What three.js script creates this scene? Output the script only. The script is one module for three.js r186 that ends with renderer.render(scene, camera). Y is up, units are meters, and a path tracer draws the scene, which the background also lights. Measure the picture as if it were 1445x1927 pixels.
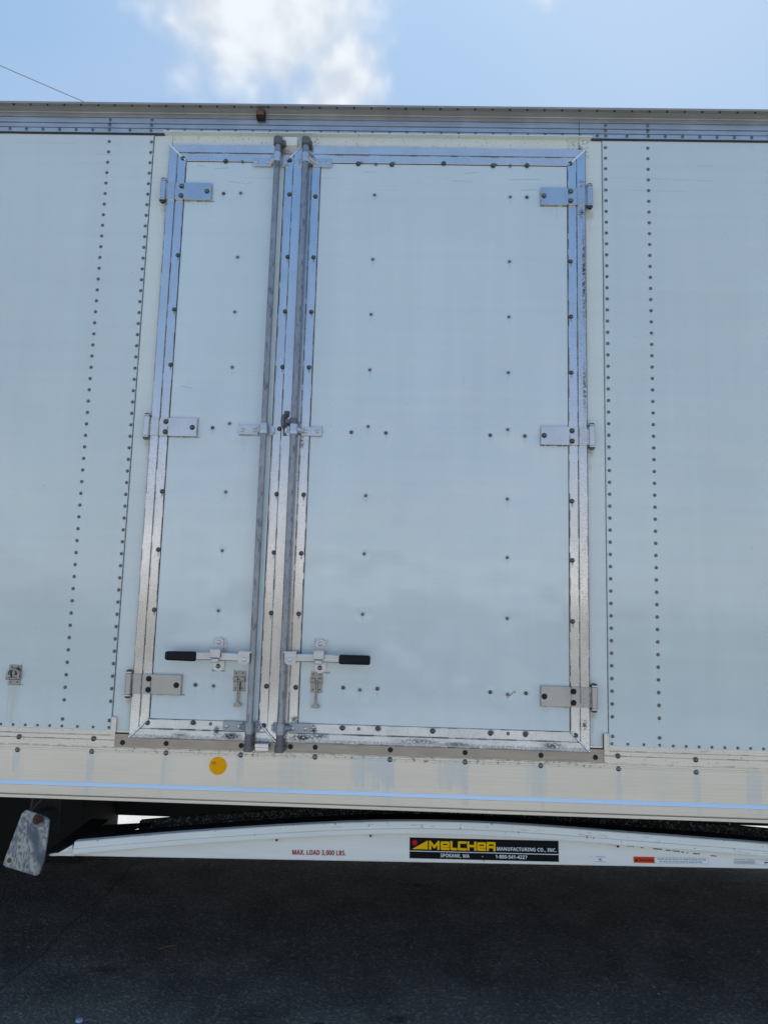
import * as THREE from 'three';
import { RoundedBoxGeometry } from 'three/addons/geometries/RoundedBoxGeometry.js';
import { FontLoader } from 'three/addons/loaders/FontLoader.js';
import { TextGeometry } from 'three/addons/geometries/TextGeometry.js';
import { mergeGeometries } from 'three/addons/utils/BufferGeometryUtils.js';

// ---------------------------------------------------------------- camera, sky, sun, exposure
const D2R = Math.PI / 180;
const scene = new THREE.Scene();
const camera = new THREE.PerspectiveCamera(73.088, 767 / 1024, 0.05, 2000);
camera.rotation.order = 'YXZ';
camera.position.set(0, 1.85, 2.87);
camera.rotation.set(6.9147 * D2R, 1.3102 * D2R, 1.5674 * D2R);
scene.add(camera);

const renderer = new THREE.WebGLRenderer({ antialias: true });
renderer.setSize(767, 1024);
renderer.toneMapping = THREE.LinearToneMapping;
renderer.toneMappingExposure = 1.09;
renderer.shadowMap.enabled = true;

// value noise -------------------------------------------------
function rng(seed) { let s = seed >>> 0; return () => { s = (s + 0x6D2B79F5) | 0; let t = Math.imul(s ^ (s >>> 15), 1 | s); t = (t + Math.imul(t ^ (t >>> 7), 61 | t)) ^ t; return ((t ^ (t >>> 14)) >>> 0) / 4294967296; }; }
const PERM = new Float32Array(65536); { const r = rng(77); for (let i = 0; i < 65536; i++) PERM[i] = r(); }
function vn(x, y) {
  const xi = Math.floor(x), yi = Math.floor(y), fx = x - xi, fy = y - yi, u = fx * fx * (3 - 2 * fx), v = fy * fy * (3 - 2 * fy);
  const a = xi & 255, b = (xi + 1) & 255, c = (yi & 255) << 8, d = ((yi + 1) & 255) << 8;
  return (PERM[a | c] * (1 - u) + PERM[b | c] * u) * (1 - v) + (PERM[a | d] * (1 - u) + PERM[b | d] * u) * v;
}
function fbm(x, y, n = 5) { let s = 0, a = 0.5, t = 0; for (let i = 0; i < n; i++) { s += a * vn(x, y); t += a; x = x * 2.03 + 17.3; y = y * 2.03 + 9.1; a *= 0.5; } return s / t; }
const cl = (x, a = 0, b = 1) => Math.min(b, Math.max(a, x));
const ss = (a, b, x) => { const t = cl((x - a) / (b - a)); return t * t * (3 - 2 * t); };
const mix = (a, b, t) => a + (b - a) * t;

const SUN_AZ = 14 * D2R, SUN_EL = 66 * D2R;   // azimuth from -z towards +x: the sun stands behind the trailer
const sunDir = new THREE.Vector3(Math.sin(SUN_AZ) * Math.cos(SUN_EL), Math.sin(SUN_EL), -Math.cos(SUN_AZ) * Math.cos(SUN_EL));
{
  const W = 2048, H = 1024, px = new Float32Array(W * H * 4);
  for (let j = 0; j < H; j++) {
    const el = ((j + 0.5) / H - 0.5) * Math.PI, y = Math.sin(el), c = Math.cos(el), e = el / D2R;
    for (let i = 0; i < W; i++) {
      const th = ((i + 0.5) / W - 0.5) * 2 * Math.PI, x = Math.cos(th) * c, z = Math.sin(th) * c;
      const az = Math.atan2(x, -z) / D2R;
      let r, g, b;
      if (e < 0) { r = 0.42; g = 0.43; b = 0.43; } else {
        const hz = Math.exp(-Math.pow(e / 10.5, 1.4)), bk = 0.5 - 0.5 * Math.cos(az * D2R), k2 = ss(50, 88, e);   // bk: towards the side away from the sun
        r = mix(mix(0.275, 0.165, bk), 1.12, hz); g = mix(mix(0.46, 0.36, bk), 1.10, hz); b = mix(mix(0.75, 0.72, bk), 1.04, hz);
        r = mix(r, 0.62, k2); g = mix(g, 0.74, k2); b = mix(b, 0.88, k2);
        const ang = Math.acos(cl(x * sunDir.x + y * sunDir.y + z * sunDir.z, -1, 1)) / D2R;
        const gl = Math.exp(-ang / 18);
        r += gl * 0.66; g += gl * 0.66; b += gl * 0.56;
        // thin high veil, drifting
        const q = 1 / (y + 0.14), u = x * q, v = z * q;
        const veil = ss(0.42, 0.75, fbm(u * 0.8 + 3, v * 0.8 + 40, 5)) * 0.16 * (1 - 0.8 * bk) * ss(2, 14, e);
        const right = ss(-4, 24, az) * (1 - ss(50, 90, Math.abs(az))) * 0.26;
        let w = Math.max(veil, right * (0.6 + 0.4 * fbm(u * 2 + 8, v * 2, 4)));
        r = mix(r, 0.80, w); g = mix(g, 0.88, w); b = mix(b, 0.98, w);
        // the cumulus over the roof and scattered ones elsewhere
        const n1 = fbm(az * 0.14 + 31, e * 0.2 + 12, 6), n2 = fbm(az * 0.5 + 5, e * 0.62 + 70, 5);
        const dx = (az + 14.2) / 11.5, dy = (e - 43.2) / 6.2, dx2 = (az + 6.5) / 5.2, dy2 = (e - 38.6) / 4.6, dx3 = (az - 12.6) / 2.8, dy3 = (e - 44.2) / 2.3;
        const blob = Math.max(1.28 - (dx * dx + dy * dy), 1.05 - (dx2 * dx2 + dy2 * dy2), 0.7 - (dx3 * dx3 + dy3 * dy3));
        let d = ss(-0.35, 1.25, blob + (n1 - 0.5) * 1.7 + (n2 - 0.5) * 1.0);
        const away = ss(38, 60, Math.abs(az)) + ss(50, 60, e);
        const sc = ss(0.56, 0.74, fbm(u * 1.1 + 60, v * 1.1 + 20, 6)) * cl(away) * ss(3, 12, e) * (1 - 0.85 * ss(0.35, 0.75, bk));
        d = Math.max(0.88 * d * (1 - cl(away)), sc * 0.8);
        const lit = 0.81 + 0.17 * ss(0.34, 0.66, n2 * 0.6 + n1 * 0.4);
        r = mix(r, lit * 0.97, d); g = mix(g, lit, d); b = mix(b, lit * 1.04, d);
      }
      const o = (j * W + i) * 4; px[o] = r * 0.92; px[o + 1] = g * 0.92; px[o + 2] = b * 0.915; px[o + 3] = 1;
    }
  }
  const sky = new THREE.DataTexture(px, W, H, THREE.RGBAFormat, THREE.FloatType);
  sky.mapping = THREE.EquirectangularReflectionMapping; sky.magFilter = sky.minFilter = THREE.LinearFilter;
  sky.colorSpace = THREE.LinearSRGBColorSpace; sky.needsUpdate = true;
  scene.background = sky; scene.environment = sky;
}
const sun = new THREE.DirectionalLight(new THREE.Color(1, 0.955, 0.88), 5.0);
sun.position.copy(sunDir).multiplyScalar(40); sun.target.position.set(0, 1, 0);
sun.castShadow = true; sun.shadow.mapSize.set(2048, 2048);
Object.assign(sun.shadow.camera, { left: -14, right: 14, top: 14, bottom: -14, near: 1, far: 90 });
scene.add(sun, sun.target);

// ---------------------------------------------------------------- textures
function tex(W, H, f, srgb, wrap = THREE.RepeatWrapping) {       // f(i, j) -> [r, g, b] in 0..1, row 0 at the bottom
  const a = new Uint8Array(W * H * 4);
  for (let j = 0; j < H; j++) for (let i = 0; i < W; i++) { const c = f(i, j), o = (j * W + i) * 4; a[o] = cl(c[0]) * 255; a[o + 1] = cl(c[1]) * 255; a[o + 2] = cl(c[2]) * 255; a[o + 3] = 255; }
  const t = new THREE.DataTexture(a, W, H); t.wrapS = t.wrapT = wrap; t.magFilter = THREE.LinearFilter; t.minFilter = THREE.LinearMipmapLinearFilter; t.generateMipmaps = true;
  if (srgb) t.colorSpace = THREE.SRGBColorSpace; t.needsUpdate = true; return t;
}
// a painted layer over a rectangle of the trailer's side, in metres
class Layer {
  constructor(x0, y0, w, h, W, H) { Object.assign(this, { x0, y0, w, h, W, H, a: new Float32Array(W * H) }); }
  dab(x, y, rx, ry, s, noise = 0, soft = 0.6) {
    const { W, H } = this, sx = W / this.w, sy = H / this.h, cx = (x - this.x0) * sx, cy = (y - this.y0) * sy, ax = rx * sx, ay = ry * sy;
    for (let j = Math.max(0, Math.floor(cy - ay)); j <= Math.min(H - 1, cy + ay); j++) for (let i = Math.max(0, Math.floor(cx - ax)); i <= Math.min(W - 1, cx + ax); i++) {
      const d = Math.hypot((i - cx) / ax, (j - cy) / ay); if (d >= 1) continue;
      let v = s * (1 - ss(1 - soft, 1, d)); if (noise) v *= cl(1 + noise * (vn(i * 0.35, j * 0.35) - 0.55) * 2.4);
      const o = j * W + i; this.a[o] = Math.max(this.a[o], v);
    }
  }
  line(x0, y0, x1, y1, r, s, noise = 0) { const n = Math.ceil(Math.hypot(x1 - x0, y1 - y0) / (r * 0.7)); for (let k = 0; k <= n; k++) { const t = k / n; this.dab(mix(x0, x1, t), mix(y0, y1, t), r, r, s * (noise ? cl(1 - noise + 2 * noise * vn(k * 0.31, x0 * 91 + y0 * 37)) : 1)); } }
  speckle(n, x0, x1, y0, y1, r0, r1, s, R, dens) { for (let k = 0; k < n; k++) { const x = mix(x0, x1, R()), y = mix(y0, y1, R()); if (dens && R() > dens(x, y)) continue; const r = mix(r0, r1, R() * R()); this.dab(x, y, r, r * (0.7 + R() * 0.8), s * (0.4 + 0.6 * R()), 0, 0.9); } }
  scale(f) { for (let j = 0; j < this.H; j++) for (let i = 0; i < this.W; i++) this.a[j * this.W + i] *= f(i, j); }
}
const SX = -2.0, SY = 1.2, SW = 3.8, SH = 2.9;                   // the stretch of the side that the photograph shows

// ---- white painted skin: grime, faint scuffs, rust runs
const doorBolts = [];                                            // filled here, used for the bolts and for the dirt round them
const boltRowsL = [[-0.74, 3.607], [-0.816, 3.604], [-0.738, 3.307], [-0.737, 3.056], [-0.735, 2.808], [-0.733, 2.56], [-0.804, 2.54], [-0.733, 2.265], [-0.734, 2.018], [-0.736, 1.77], [-0.813, 1.469], [-0.739, 1.467]];
const boltRowsR = [];
for (const [y, xs] of [[3.607, [-0.146, 0.451, 0.524]], [3.307, [-0.145, 0.449]], [3.056, [-0.145, 0.448]], [2.808, [-0.143, 0.447]], [2.56, [-0.143, 0.446]], [2.534, [-0.213, -0.067, 0.373, 0.518]], [2.264, [-0.144, 0.446]], [2.02, [-0.143, 0.447]], [1.772, [-0.142, 0.448]], [1.476, [-0.211, -0.073, 0.382, 0.525]], [1.469, [-0.144, 0.452]]]) for (const x of xs) boltRowsR.push([x, y]);
doorBolts.push(...boltRowsL, ...boltRowsR);
const paint = new Layer(SX, SY, SW, SH, 2048, 2048), rust = new Layer(SX, SY, SW, SH, 1024, 1024);
{
  const R = rng(5);
  for (const [x, y] of doorBolts) { paint.dab(x, y, 0.0100, 0.0100, 0.45, 0.3, 0.5); paint.dab(x, y, 0.02, 0.02, 0.12, 0.5, 0.9); paint.dab(x, y - 0.018, 0.006, 0.03, 0.07, 0.5, 0.9); }
  for (const x of [-1.351, -1.159, 0.8715, 1.058]) for (let k = 0; k < 51; k++) { const y = k < 50 ? 3.852 - k * 0.0502 : 1.316; paint.dab(x, y, 0.0090, 0.0090, 0.8, 0.2, 0.4); if (R() < 0.3) paint.dab(x, y - 0.016, 0.003, 0.02, 0.10 * R(), 0, 0.9); }
  // thin horizontal dirt lines under the top rail and scratches at the heads of the doors
  for (let k = 0; k < 26; k++) { const x = mix(-2, 1.75, R()), y = 3.60 + 0.25 * R(); if (x > -1.1 && x < 0.8 && y > 3.7) continue; const l = 0.05 + 0.35 * R(); paint.line(x, y, x + l, y - 0.004 + 0.004 * R(), 0.0024, 0.04 + 0.07 * R(), 0.8); }
  for (const [x0, y0, x1, y1] of [[-0.94, 3.735, -0.91, 3.734], [-0.86, 3.722, -0.80, 3.726], [-0.80, 3.662, -0.73, 3.655], [-0.72, 3.65, -0.69, 3.662], [-0.2, 3.715, -0.14, 3.716], [0.2, 3.68, 0.28, 3.676], [0.45, 3.688, 0.58, 3.692], [0.5, 3.64, 0.56, 3.642], [0.25, 3.715, 0.3, 3.72], [-0.95, 2.72, -0.90, 2.71]]) paint.line(x0, y0, x1, y1, 0.0022, 0.24, 0.7);
  paint.speckle(260, -2, 1.8, 1.3, 3.85, 0.0018, 0.0042, 0.35, R);
  paint.speckle(240, -1.1, 0.8, 3.835, 3.895, 0.002, 0.006, 0.4, R);
  paint.speckle(90, -0.6, -0.4, 3.81, 3.895, 0.003, 0.008, 0.6, R);
  paint.speckle(200, 0.70, 0.80, 3.80, 3.895, 0.002, 0.006, 0.55, R);
  for (let k = 0; k < 14; k++) { const x = -1.587 + 0.052 * R(), l = 0.05 + 0.11 * R(); rust.line(x, 1.446, x - 0.002, 1.446 - l, 0.0040, 0.05 + 0.10 * R(), 0.5); }
  for (const [x, y] of [[-1.08, 1.40], [0.79, 1.40], [-1.08, 3.53], [0.80, 3.53], [-1.08, 2.47], [0.79, 2.47], [-0.50, 2.50]]) { rust.dab(x, y, 0.026, 0.035, 0.32, 0.7, 0.9); rust.line(x, y, x, y - 0.07, 0.010, 0.10, 0.5); }
  rust.dab(-0.05, 3.84, 0.5, 0.02, 0.12, 0.8, 0.9); rust.dab(0.76, 3.845, 0.016, 0.014, 0.8, 0.6, 0.8); rust.dab(-0.52, 3.815, 0.05, 0.02, 0.5, 0.8, 0.8);
  rust.line(0.447, 1.452, 0.478, 1.482, 0.0035, 0.7, 0.5); rust.line(0.47, 1.478, 0.482, 1.476, 0.003, 0.6);
  const grimy = (x0, x1, y0, y1, k) => { for (let t = x0; t < x1; t += 0.012) { paint.line(t, y0, t + 0.013, y0, 0.003 + 0.003 * R(), k * R(), 0.4); if (R() < 0.35) rust.line(t, y0, t + 0.002 * (R() - 0.5), y0 - 0.02 - 0.05 * R(), 0.0035, 0.10 * R(), 0.5); } for (let t = y0; t < y1; t += 0.012) { paint.line(x0, t, x0, t + 0.013, 0.0028, k * 0.6 * R(), 0.4); paint.line(x1, t, x1, t + 0.013, 0.0028, k * 0.6 * R(), 0.4); } };
  for (const [x0, x1, y, h] of [[-0.99, -0.867, 3.6065, 0.041], [-0.99, -0.867, 2.5375, 0.041], [-0.99, -0.867, 1.4685, 0.041], [0.583, 0.70, 3.6075, 0.041], [0.583, 0.70, 2.536, 0.041], [0.583, 0.70, 1.4685, 0.041], [-0.69, -0.605, 2.5315, 0.021], [-0.388, -0.338, 2.5315, 0.021], [-0.658, -0.610, 1.492, 0.041], [-0.343, -0.296, 1.496, 0.041], [-1.587, -1.537, 1.488, 0.041], [-0.747, -0.697, 1.594, 0.066], [-0.332, -0.282, 1.599, 0.066]]) grimy(x0, x1, y - h, y + h, 0.6);
  paint.line(-1.150, 1.28, -1.149, 3.88, 0.0035, 0.5, 0.6); paint.line(0.856, 1.28, 0.858, 3.88, 0.0035, 0.35, 0.6);
  paint.line(-1.10, 1.268, -1.07, 1.275, 0.004, 0.8, 0.5); paint.line(0.785, 1.272, 0.83, 1.27, 0.004, 0.8, 0.5);
}
const paintMap = tex(2048, 2048, (i, j) => {
  const x = SX + (i / 2048) * SW, y = SY + (j / 2048) * SH, n = fbm(x * 3, y * 2.2, 4) - 0.5, f = vn(i * 0.31, j * 0.31) - 0.5, d = paint.a[j * 2048 + i], r = rust.a[(j >> 1) * 1024 + (i >> 1)];
  const band = (fbm(x * 0.9 + 5, y * 34, 3) - 0.5) * 0.02, b = 0.93 + n * 0.04 + f * 0.006 + band + (fbm(x * 22, y * 0.7 + 3, 4) - 0.5) * 0.022, k = 1 - 0.72 * d;
  return [b * k * mix(1, 0.62, r), b * 1.0 * k * mix(1, 0.5, r), b * 0.995 * k * mix(1, 0.34, r)];
}, true, THREE.MirroredRepeatWrapping);
const dents = new Layer(SX, SY, SW, SH, 1024, 1024); for (const [x, y, r] of [[-0.14, 1.77, 0.05], [-0.21, 1.49, 0.04], [-0.12, 1.44, 0.035], [-0.03, 1.66, 0.16], [0.2, 1.62, 0.2], [0.58, 2.54, 0.05], [-0.7, 2.50, 0.07], [-0.75, 2.44, 0.1], [-0.43, 2.49, 0.05], [-0.2, 1.42, 0.09], [1.25, 1.55, 0.22], [1.35, 1.5, 0.14], [1.4, 2.5, 0.25], [-1.7, 1.9, 0.3], [-1.5, 1.7, 0.2], [0.05, 1.95, 0.12], [0.55, 1.65, 0.15]]) dents.dab(x, y, r, r * 0.7, 0.5, 0, 1);
for (const [x, y] of doorBolts) dents.dab(x, y, 0.03, 0.03, 0.25, 0, 1);
const paintBump = tex(1024, 1024, (i, j) => { const x = i / 1024, y = j / 1024; const v = 0.55 * fbm(x * 9, y * 12 + 4, 2) + 0.45 * fbm(x * 26 + 7, y * 20, 2) - 0.3 * dents.a[j * 1024 + i]; return [v, v, v]; }, false, THREE.MirroredRepeatWrapping);

// ---- aluminium of the door frames: pits, grime along edges, grooves and fittings
const alu = new Layer(SX, SY, SW, SH, 2048, 2048), aluDens = [];
{
  const R = rng(11), dens = aluDens, band = (x0, x1, y0, y1, n, s, r1 = 0.004) => dens.push([x0, x1, y0, y1, s, n / ((x1 - x0) * (y1 - y0))]);
  band(-1.07, -0.99, 1.25, 2.5, 2600, 0.75); band(-1.07, -0.99, 2.5, 3.83, 1300, 0.6);
  band(0.70, 0.78, 1.25, 3.6, 4200, 0.8); band(0.744, 0.78, 1.25, 3.58, 3800, 0.85, 0.006);
  band(-0.55, -0.39, 1.3, 2.55, 3600, 0.7); band(-0.55, -0.39, 2.5, 3.8, 2200, 0.6);
  band(-1.07, 0.78, 1.254, 1.333, 3800, 0.75, 0.005); band(-1.07, 0.78, 1.254, 1.268, 2600, 0.9, 0.006); band(-1.07, 0.78, 3.75, 3.832, 2600, 0.6);
  for (const [x0, x1] of [[-1.03, -1.03], [0.7395, 0.7395], [-0.511, -0.511], [-0.4285, -0.4285], [-0.5475, -0.5475], [-0.39, -0.39], [-0.9925, -0.9925], [0.702, 0.702], [-1.0685, -1.0685], [0.777, 0.777]]) for (let y = 1.34; y < 3.71; y += 0.035) if (R() < 0.85) alu.line(x0, y, x1, y + 0.04, 0.0026 + 0.002 * R(), 0.5 * R() + 0.15, 0.5);
  for (const y of [1.2915, 3.7915, 1.256, 3.751, 1.331]) for (let x = -0.985; x < 0.66; x += 0.03) if (R() < 0.8 && (x < -0.585 || x > -0.385)) alu.line(x, y, x + 0.03, y, 0.0024 + 0.002 * R(), 0.5 * R() + 0.1, 0.5);
  for (const [x, y, rx, ry, s] of [[-0.655, 1.272, 0.055, 0.02, 0.95], [-0.715, 1.29, 0.02, 0.03, 0.7], [-0.37, 1.275, 0.07, 0.02, 0.9], [-0.325, 1.31, 0.02, 0.03, 0.9], [-0.30, 1.283, 0.05, 0.018, 0.6], [-0.86, 1.27, 0.05, 0.016, 0.4], [0.1, 1.275, 0.14, 0.016, 0.5], [0.25, 1.268, 0.1, 0.014, 0.5], [0.63, 1.275, 0.07, 0.02, 0.6], [0.755, 1.36, 0.018, 0.03, 0.7], [0.76, 3.53, 0.02, 0.03, 0.9], [0.768, 3.25, 0.012, 0.3, 0.9], [0.768, 2.75, 0.012, 0.16, 0.7], [-0.545, 3.80, 0.04, 0.02, 0.5], [-0.42, 2.49, 0.015, 0.05, 0.6], [-0.385, 2.495, 0.02, 0.03, 0.5], [-0.40, 1.345, 0.03, 0.02, 0.7], [0.76, 3.67, 0.02, 0.03, 0.55]]) alu.dab(x, y, rx, ry, s, 1.6, 0.95);
  for (const x of [-1.0, -0.518, -0.403, 0.713]) for (const y of [3.31, 3.06, 2.812, 2.261, 2.015, 1.767]) { alu.dab(x, y, 0.013, 0.013, 0.7, 0.7, 0.8); alu.dab(x, y - 0.012, 0.006, 0.022, 0.5, 0.8, 0.9); }
  for (const x of [-0.812, -0.209, -0.066, 0.153, 0.384, 0.523]) { alu.dab(x, 1.319, 0.017, 0.013, 0.95, 0.8, 0.8); alu.dab(x, 3.755, 0.015, 0.013, 0.7, 0.7, 0.8); }
}
{ // fine pitting: single specks, denser where the metal is dirtier
  const sx = 2048 / SW, sy = 2048 / SH;
  for (const [x0, x1, y0, y1, s, q] of aluDens) for (let j = Math.floor((y0 - SY) * sy); j < (y1 - SY) * sy; j++) for (let i = Math.floor((x0 - SX) * sx); i < (x1 - SX) * sx; i++) {
    const big = fbm(i * 0.012 + 3, j * 0.006 + 8, 3), n = vn(i * 0.83 + 0.2, j * 0.71 + 0.4), o = j * 2048 + i, th = 0.93 - 0.22 * big - 0.0000045 * q;
    alu.a[o] = Math.max(alu.a[o], s * 0.34 * ss(th, th + 0.3, n)); }
}
const aluCol = (i, j) => { const x = SX + (i / 2048) * SW, y = SY + (j / 2048) * SH, d = alu.a[j * 2048 + i], n = fbm(x * 14, y * 9, 4) - 0.5, s = vn(i * 0.6, j * 0.05) - 0.5, b = 0.885 + n * 0.07 + s * 0.02; return [b * mix(1, 0.32, d), b * mix(1, 0.285, d), b * mix(1, 0.25, d)]; };
const aluMap = tex(2048, 2048, aluCol, true, THREE.MirroredRepeatWrapping);
const aluRM = tex(1024, 1024, (i, j) => { const d = Math.max(alu.a[(2 * j) * 2048 + 2 * i], alu.a[(2 * j + 1) * 2048 + 2 * i + 1]); const n = fbm(i * 0.02, j * 0.02, 3); return [0, mix(0.22 + 0.16 * n, 0.75, d), mix(1, 0.4, d)]; }, false, THREE.MirroredRepeatWrapping);

// ---- bottom rail: horizontal drawing lines and whitish wash runs below the bolts
const RX = -2.0, RY = 1.0, RW = 3.8, RH = 0.3;
const wash = new Layer(RX, RY, RW, RH, 2048, 256), railDirt = new Layer(RX, RY, RW, RH, 2048, 256);
{
  const R = rng(23), run = (x, w, n, y0, s, l = 0.17) => { for (let k = 0; k < n; k++) { const xx = x + (R() - 0.5) * w, ll = l * (0.35 + 0.65 * R()); wash.line(xx, y0 - 0.01 * R(), xx + 0.003 * (R() - 0.5), y0 - ll, 0.0035 + 0.0075 * R(), s * 0.62 * (0.25 + 0.75 * R()), 0.5); } };
  for (const x of [-1.82, -1.521, -1.218, -0.916, -0.614, 0.891, 1.196, 1.5]) run(x, 0.022, 6, 1.19, 0.75, 0.165);
  run(-0.10, 0.13, 42, 1.213, 0.8, 0.14); run(-0.012, 0.03, 14, 1.205, 0.95, 0.18); run(-0.09, 0.2, 18, 1.10, 0.4, 0.06);
  run(0.23, 0.12, 30, 1.205, 0.7, 0.12); run(0.285, 0.02, 10, 1.20, 0.9, 0.17); run(0.56, 0.09, 18, 1.20, 0.6, 0.15); run(0.587, 0.02, 8, 1.2, 0.8, 0.17);
  run(-0.40, 0.12, 16, 1.20, 0.4, 0.14); run(-0.80, 0.25, 10, 1.19, 0.3, 0.15); run(1.42, 0.05, 14, 1.2, 0.6, 0.17); run(-1.86, 0.1, 8, 1.2, 0.5, 0.17); run(1.02, 0.2, 6, 1.2, 0.35, 0.15);
  for (let x = RX; x < RX + RW; x += 0.02) for (const y of [1.2425, 1.2605, 1.211, 1.2155]) if (R() < 0.5) railDirt.line(x, y, x + 0.025, y, 0.0018, 0.45 * R(), 0.6);
  railDirt.speckle(700, RX, RX + RW, 1.205, 1.28, 0.0015, 0.005, 0.4, R); railDirt.speckle(260, -1.13, 0.84, 1.195, 1.215, 0.002, 0.007, 0.55, R);
}
const railMap = tex(2048, 512, (i, j) => {
  const k = (j >> 1) * 2048 + i, w = wash.a[k], d = railDirt.a[k], x = i * 0.0019, y = j * 0.0006, s = fbm(x * 1.2, y * 420, 4) - 0.5, n = fbm(x * 4, y * 14, 4) - 0.5;
  const b = 0.94 + s * 0.10 + n * 0.05, q = 1 - 0.7 * d; return [mix(b, 0.90, w) * q, mix(b * 0.985, 0.96, w) * q, mix(b * 0.955, 1.0, w) * q];
}, true, THREE.MirroredRepeatWrapping);
const railRM = tex(2048, 512, (i, j) => { const k = (j >> 1) * 2048 + i, w = wash.a[k], d = railDirt.a[k], s = fbm(i * 0.0024, j * 0.25, 4); return [0, mix(mix(0.34 + 0.25 * s, 0.7, w), 0.85, d), mix(mix(0.92, 0.12, w), 0.4, d)]; }, false, THREE.MirroredRepeatWrapping);

// ---- plain tiling maps (1 m)
const brushed = tex(512, 512, (i, j) => { const s = fbm(i * 0.012, j * 0.5, 3) - 0.5, n = fbm(i * 0.03, j * 0.03, 4) - 0.5, b = 0.86 + s * 0.10 + n * 0.1; return [b, b, b]; }, true);
const galv = tex(1024, 1024, (i, j) => { const R = fbm(i * 0.02, j * 0.003, 4), q = fbm(i * 0.11 + 40, j * 0.05, 3), p = 0.40 * ss(0.60, 0.72, fbm(i * 0.07 + 9, j * 0.022 + 3, 5)), b = 0.62 + (R - 0.5) * 0.10 + (q - 0.5) * 0.12; return [mix(b, 0.30, p), mix(b * 1.01, 0.30, p), mix(b * 1.03, 0.31, p)]; }, true);
const spangle = tex(512, 512, (i, j) => { const m = ss(0.36, 0.58, fbm(i * 0.030 + j * 0.010 + 1.7, j * 0.016 + 5, 3)), q = fbm(i * 0.35, j * 0.16, 3), w = cl(m * (0.5 + 2.2 * (q - 0.42))); return [mix(0.40, 0.80, w), mix(0.44, 0.79, w), mix(0.49, 0.75, w)]; }, true);
const rubberT = tex(256, 256, (i, j) => { const n = fbm(i * 0.08, j * 0.08, 4), b = 0.10 + (n - 0.5) * 0.05; return [b, b, b * 1.05]; }, true);
const grit = tex(512, 512, (i, j) => { const n = fbm(i * 0.22, j * 0.22, 3), w = ss(0.66, 0.78, vn(i * 0.33 + 11, j * 0.33)); return [mix(0.26 + n * 0.14, 0.72, w), mix(0.255 + n * 0.13, 0.70, w), mix(0.24 + n * 0.12, 0.66, w)]; }, true);
const rampDirt = new Layer(-1.4, 0.72, 3.8, 0.26, 2048, 256);
{
  const R = rng(31), top = (x) => 0.955 - 0.045 * (x - 0.25) * (x - 0.25);
  rampDirt.speckle(2200, -1.3, 2.3, 0.74, 0.98, 0.0012, 0.006, 0.85, R, (x, y) => y > top(x) - 0.022 ? 0.55 : 0.025);
  for (let k = 0; k < 26; k++) { const x = mix(-1.25, 2.1, R()), y = top(x) - 0.02 * R(), l = 0.01 + 0.05 * R(); rampDirt.line(x, y, x + l, y - 0.09 * (x - 0.25) * l, 0.0012, 0.35, 0.8); }
  for (let k = 0; k < 16; k++) { const x = mix(0.8, 1.3, R()), y = top(x) - 0.044; rampDirt.line(x, y, x + 0.03 * R(), y - 0.001, 0.0026, 0.95, 0.3); }
}
const rampMap = tex(2048, 256, (i, j) => { const d = rampDirt.a[j * 2048 + i], n = fbm(i * 0.012, j * 0.05, 4) - 0.5, b = 0.955 + n * 0.045; return [b * mix(1, 0.22, d), b * 0.99 * mix(1, 0.21, d), b * 0.94 * mix(1, 0.2, d)]; }, true, THREE.ClampToEdgeWrapping);

// ---- asphalt: 5 m of it, with its own stains
const GX = -2.8, GZ = -3.1, GS = 5.6;
const stainD = new Layer(GX, GZ, GS, GS, 1024, 1024), stainL = new Layer(GX, GZ, GS, GS, 2048, 2048), crackL = new Layer(GX, GZ, GS, GS, 2048, 2048);
{
  const R = rng(41);
  stainD.dab(0.26, -1.72, 0.20, 0.16, 0.35, 1.2, 0.7); stainD.dab(0.14, -1.85, 0.16, 0.05, 0.9, 1.2, 0.8); stainD.dab(-1.38, -0.72, 0.14, 0.05, 0.6, 1, 0.9); stainD.dab(1.15, -1.0, 0.12, 0.3, 0.45, 1, 0.9); stainD.dab(-0.3, -0.36, 0.05, 0.02, 0.9); stainD.dab(0.05, -0.42, 0.08, 0.035, 0.7, 1);
  for (let k = 0; k < 34; k++) stainD.dab(mix(-2.6, 2.6, R()), mix(-2.6, 1, R()), 0.05 + 0.3 * R(), 0.03 + 0.16 * R(), 0.12 + 0.3 * R(), 1, 0.95);
  stainL.dab(0.30, -1.66, 0.17, 0.12, 0.32, 1.8, 0.8);
  const sc = (x0, z0, x1, z1, n, s) => { for (let k = 0; k < n; k++) { const t = R(); stainL.dab(mix(x0, x1, t) + 0.03 * (R() - 0.5), mix(z0, z1, t) + 0.03 * (R() - 0.5), 0.004 + 0.02 * R(), 0.003 + 0.006 * R(), s * R(), 0, 0.8); } };
  sc(-1.98, -0.60, -1.70, -0.76, 60, 0.8); sc(-1.95, -1.2, -1.45, -1.35, 30, 0.4); sc(-2.0, -1.05, -1.8, -1.12, 30, 0.5); sc(-1.70, -1.0, -1.62, -0.5, 60, 0.4); sc(1.2, -0.5, 1.26, -0.6, 8, 0.4); sc(-1.22, -1.24, -1.15, -1.28, 10, 0.5);
  stainL.speckle(900, -2.4, 2.4, -2.4, 0.3, 0.002, 0.006, 0.6, R);
  let x = -1.74, z = -2.2; while (z < -0.3) { const nx = x + 0.022 * (R() - 0.42), nz = z + 0.05; crackL.line(x, z, nx, nz, 0.008, 0.5, 0.5); x = nx; z = nz; }
  x = -2.5; z = -0.9; while (x < -1.4) { const nx = x + 0.05, nz = z - 0.016 + 0.03 * (R() - 0.5); crackL.line(x, z, nx, nz, 0.005, 0.5, 0.6); x = nx; z = nz; }
}
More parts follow.
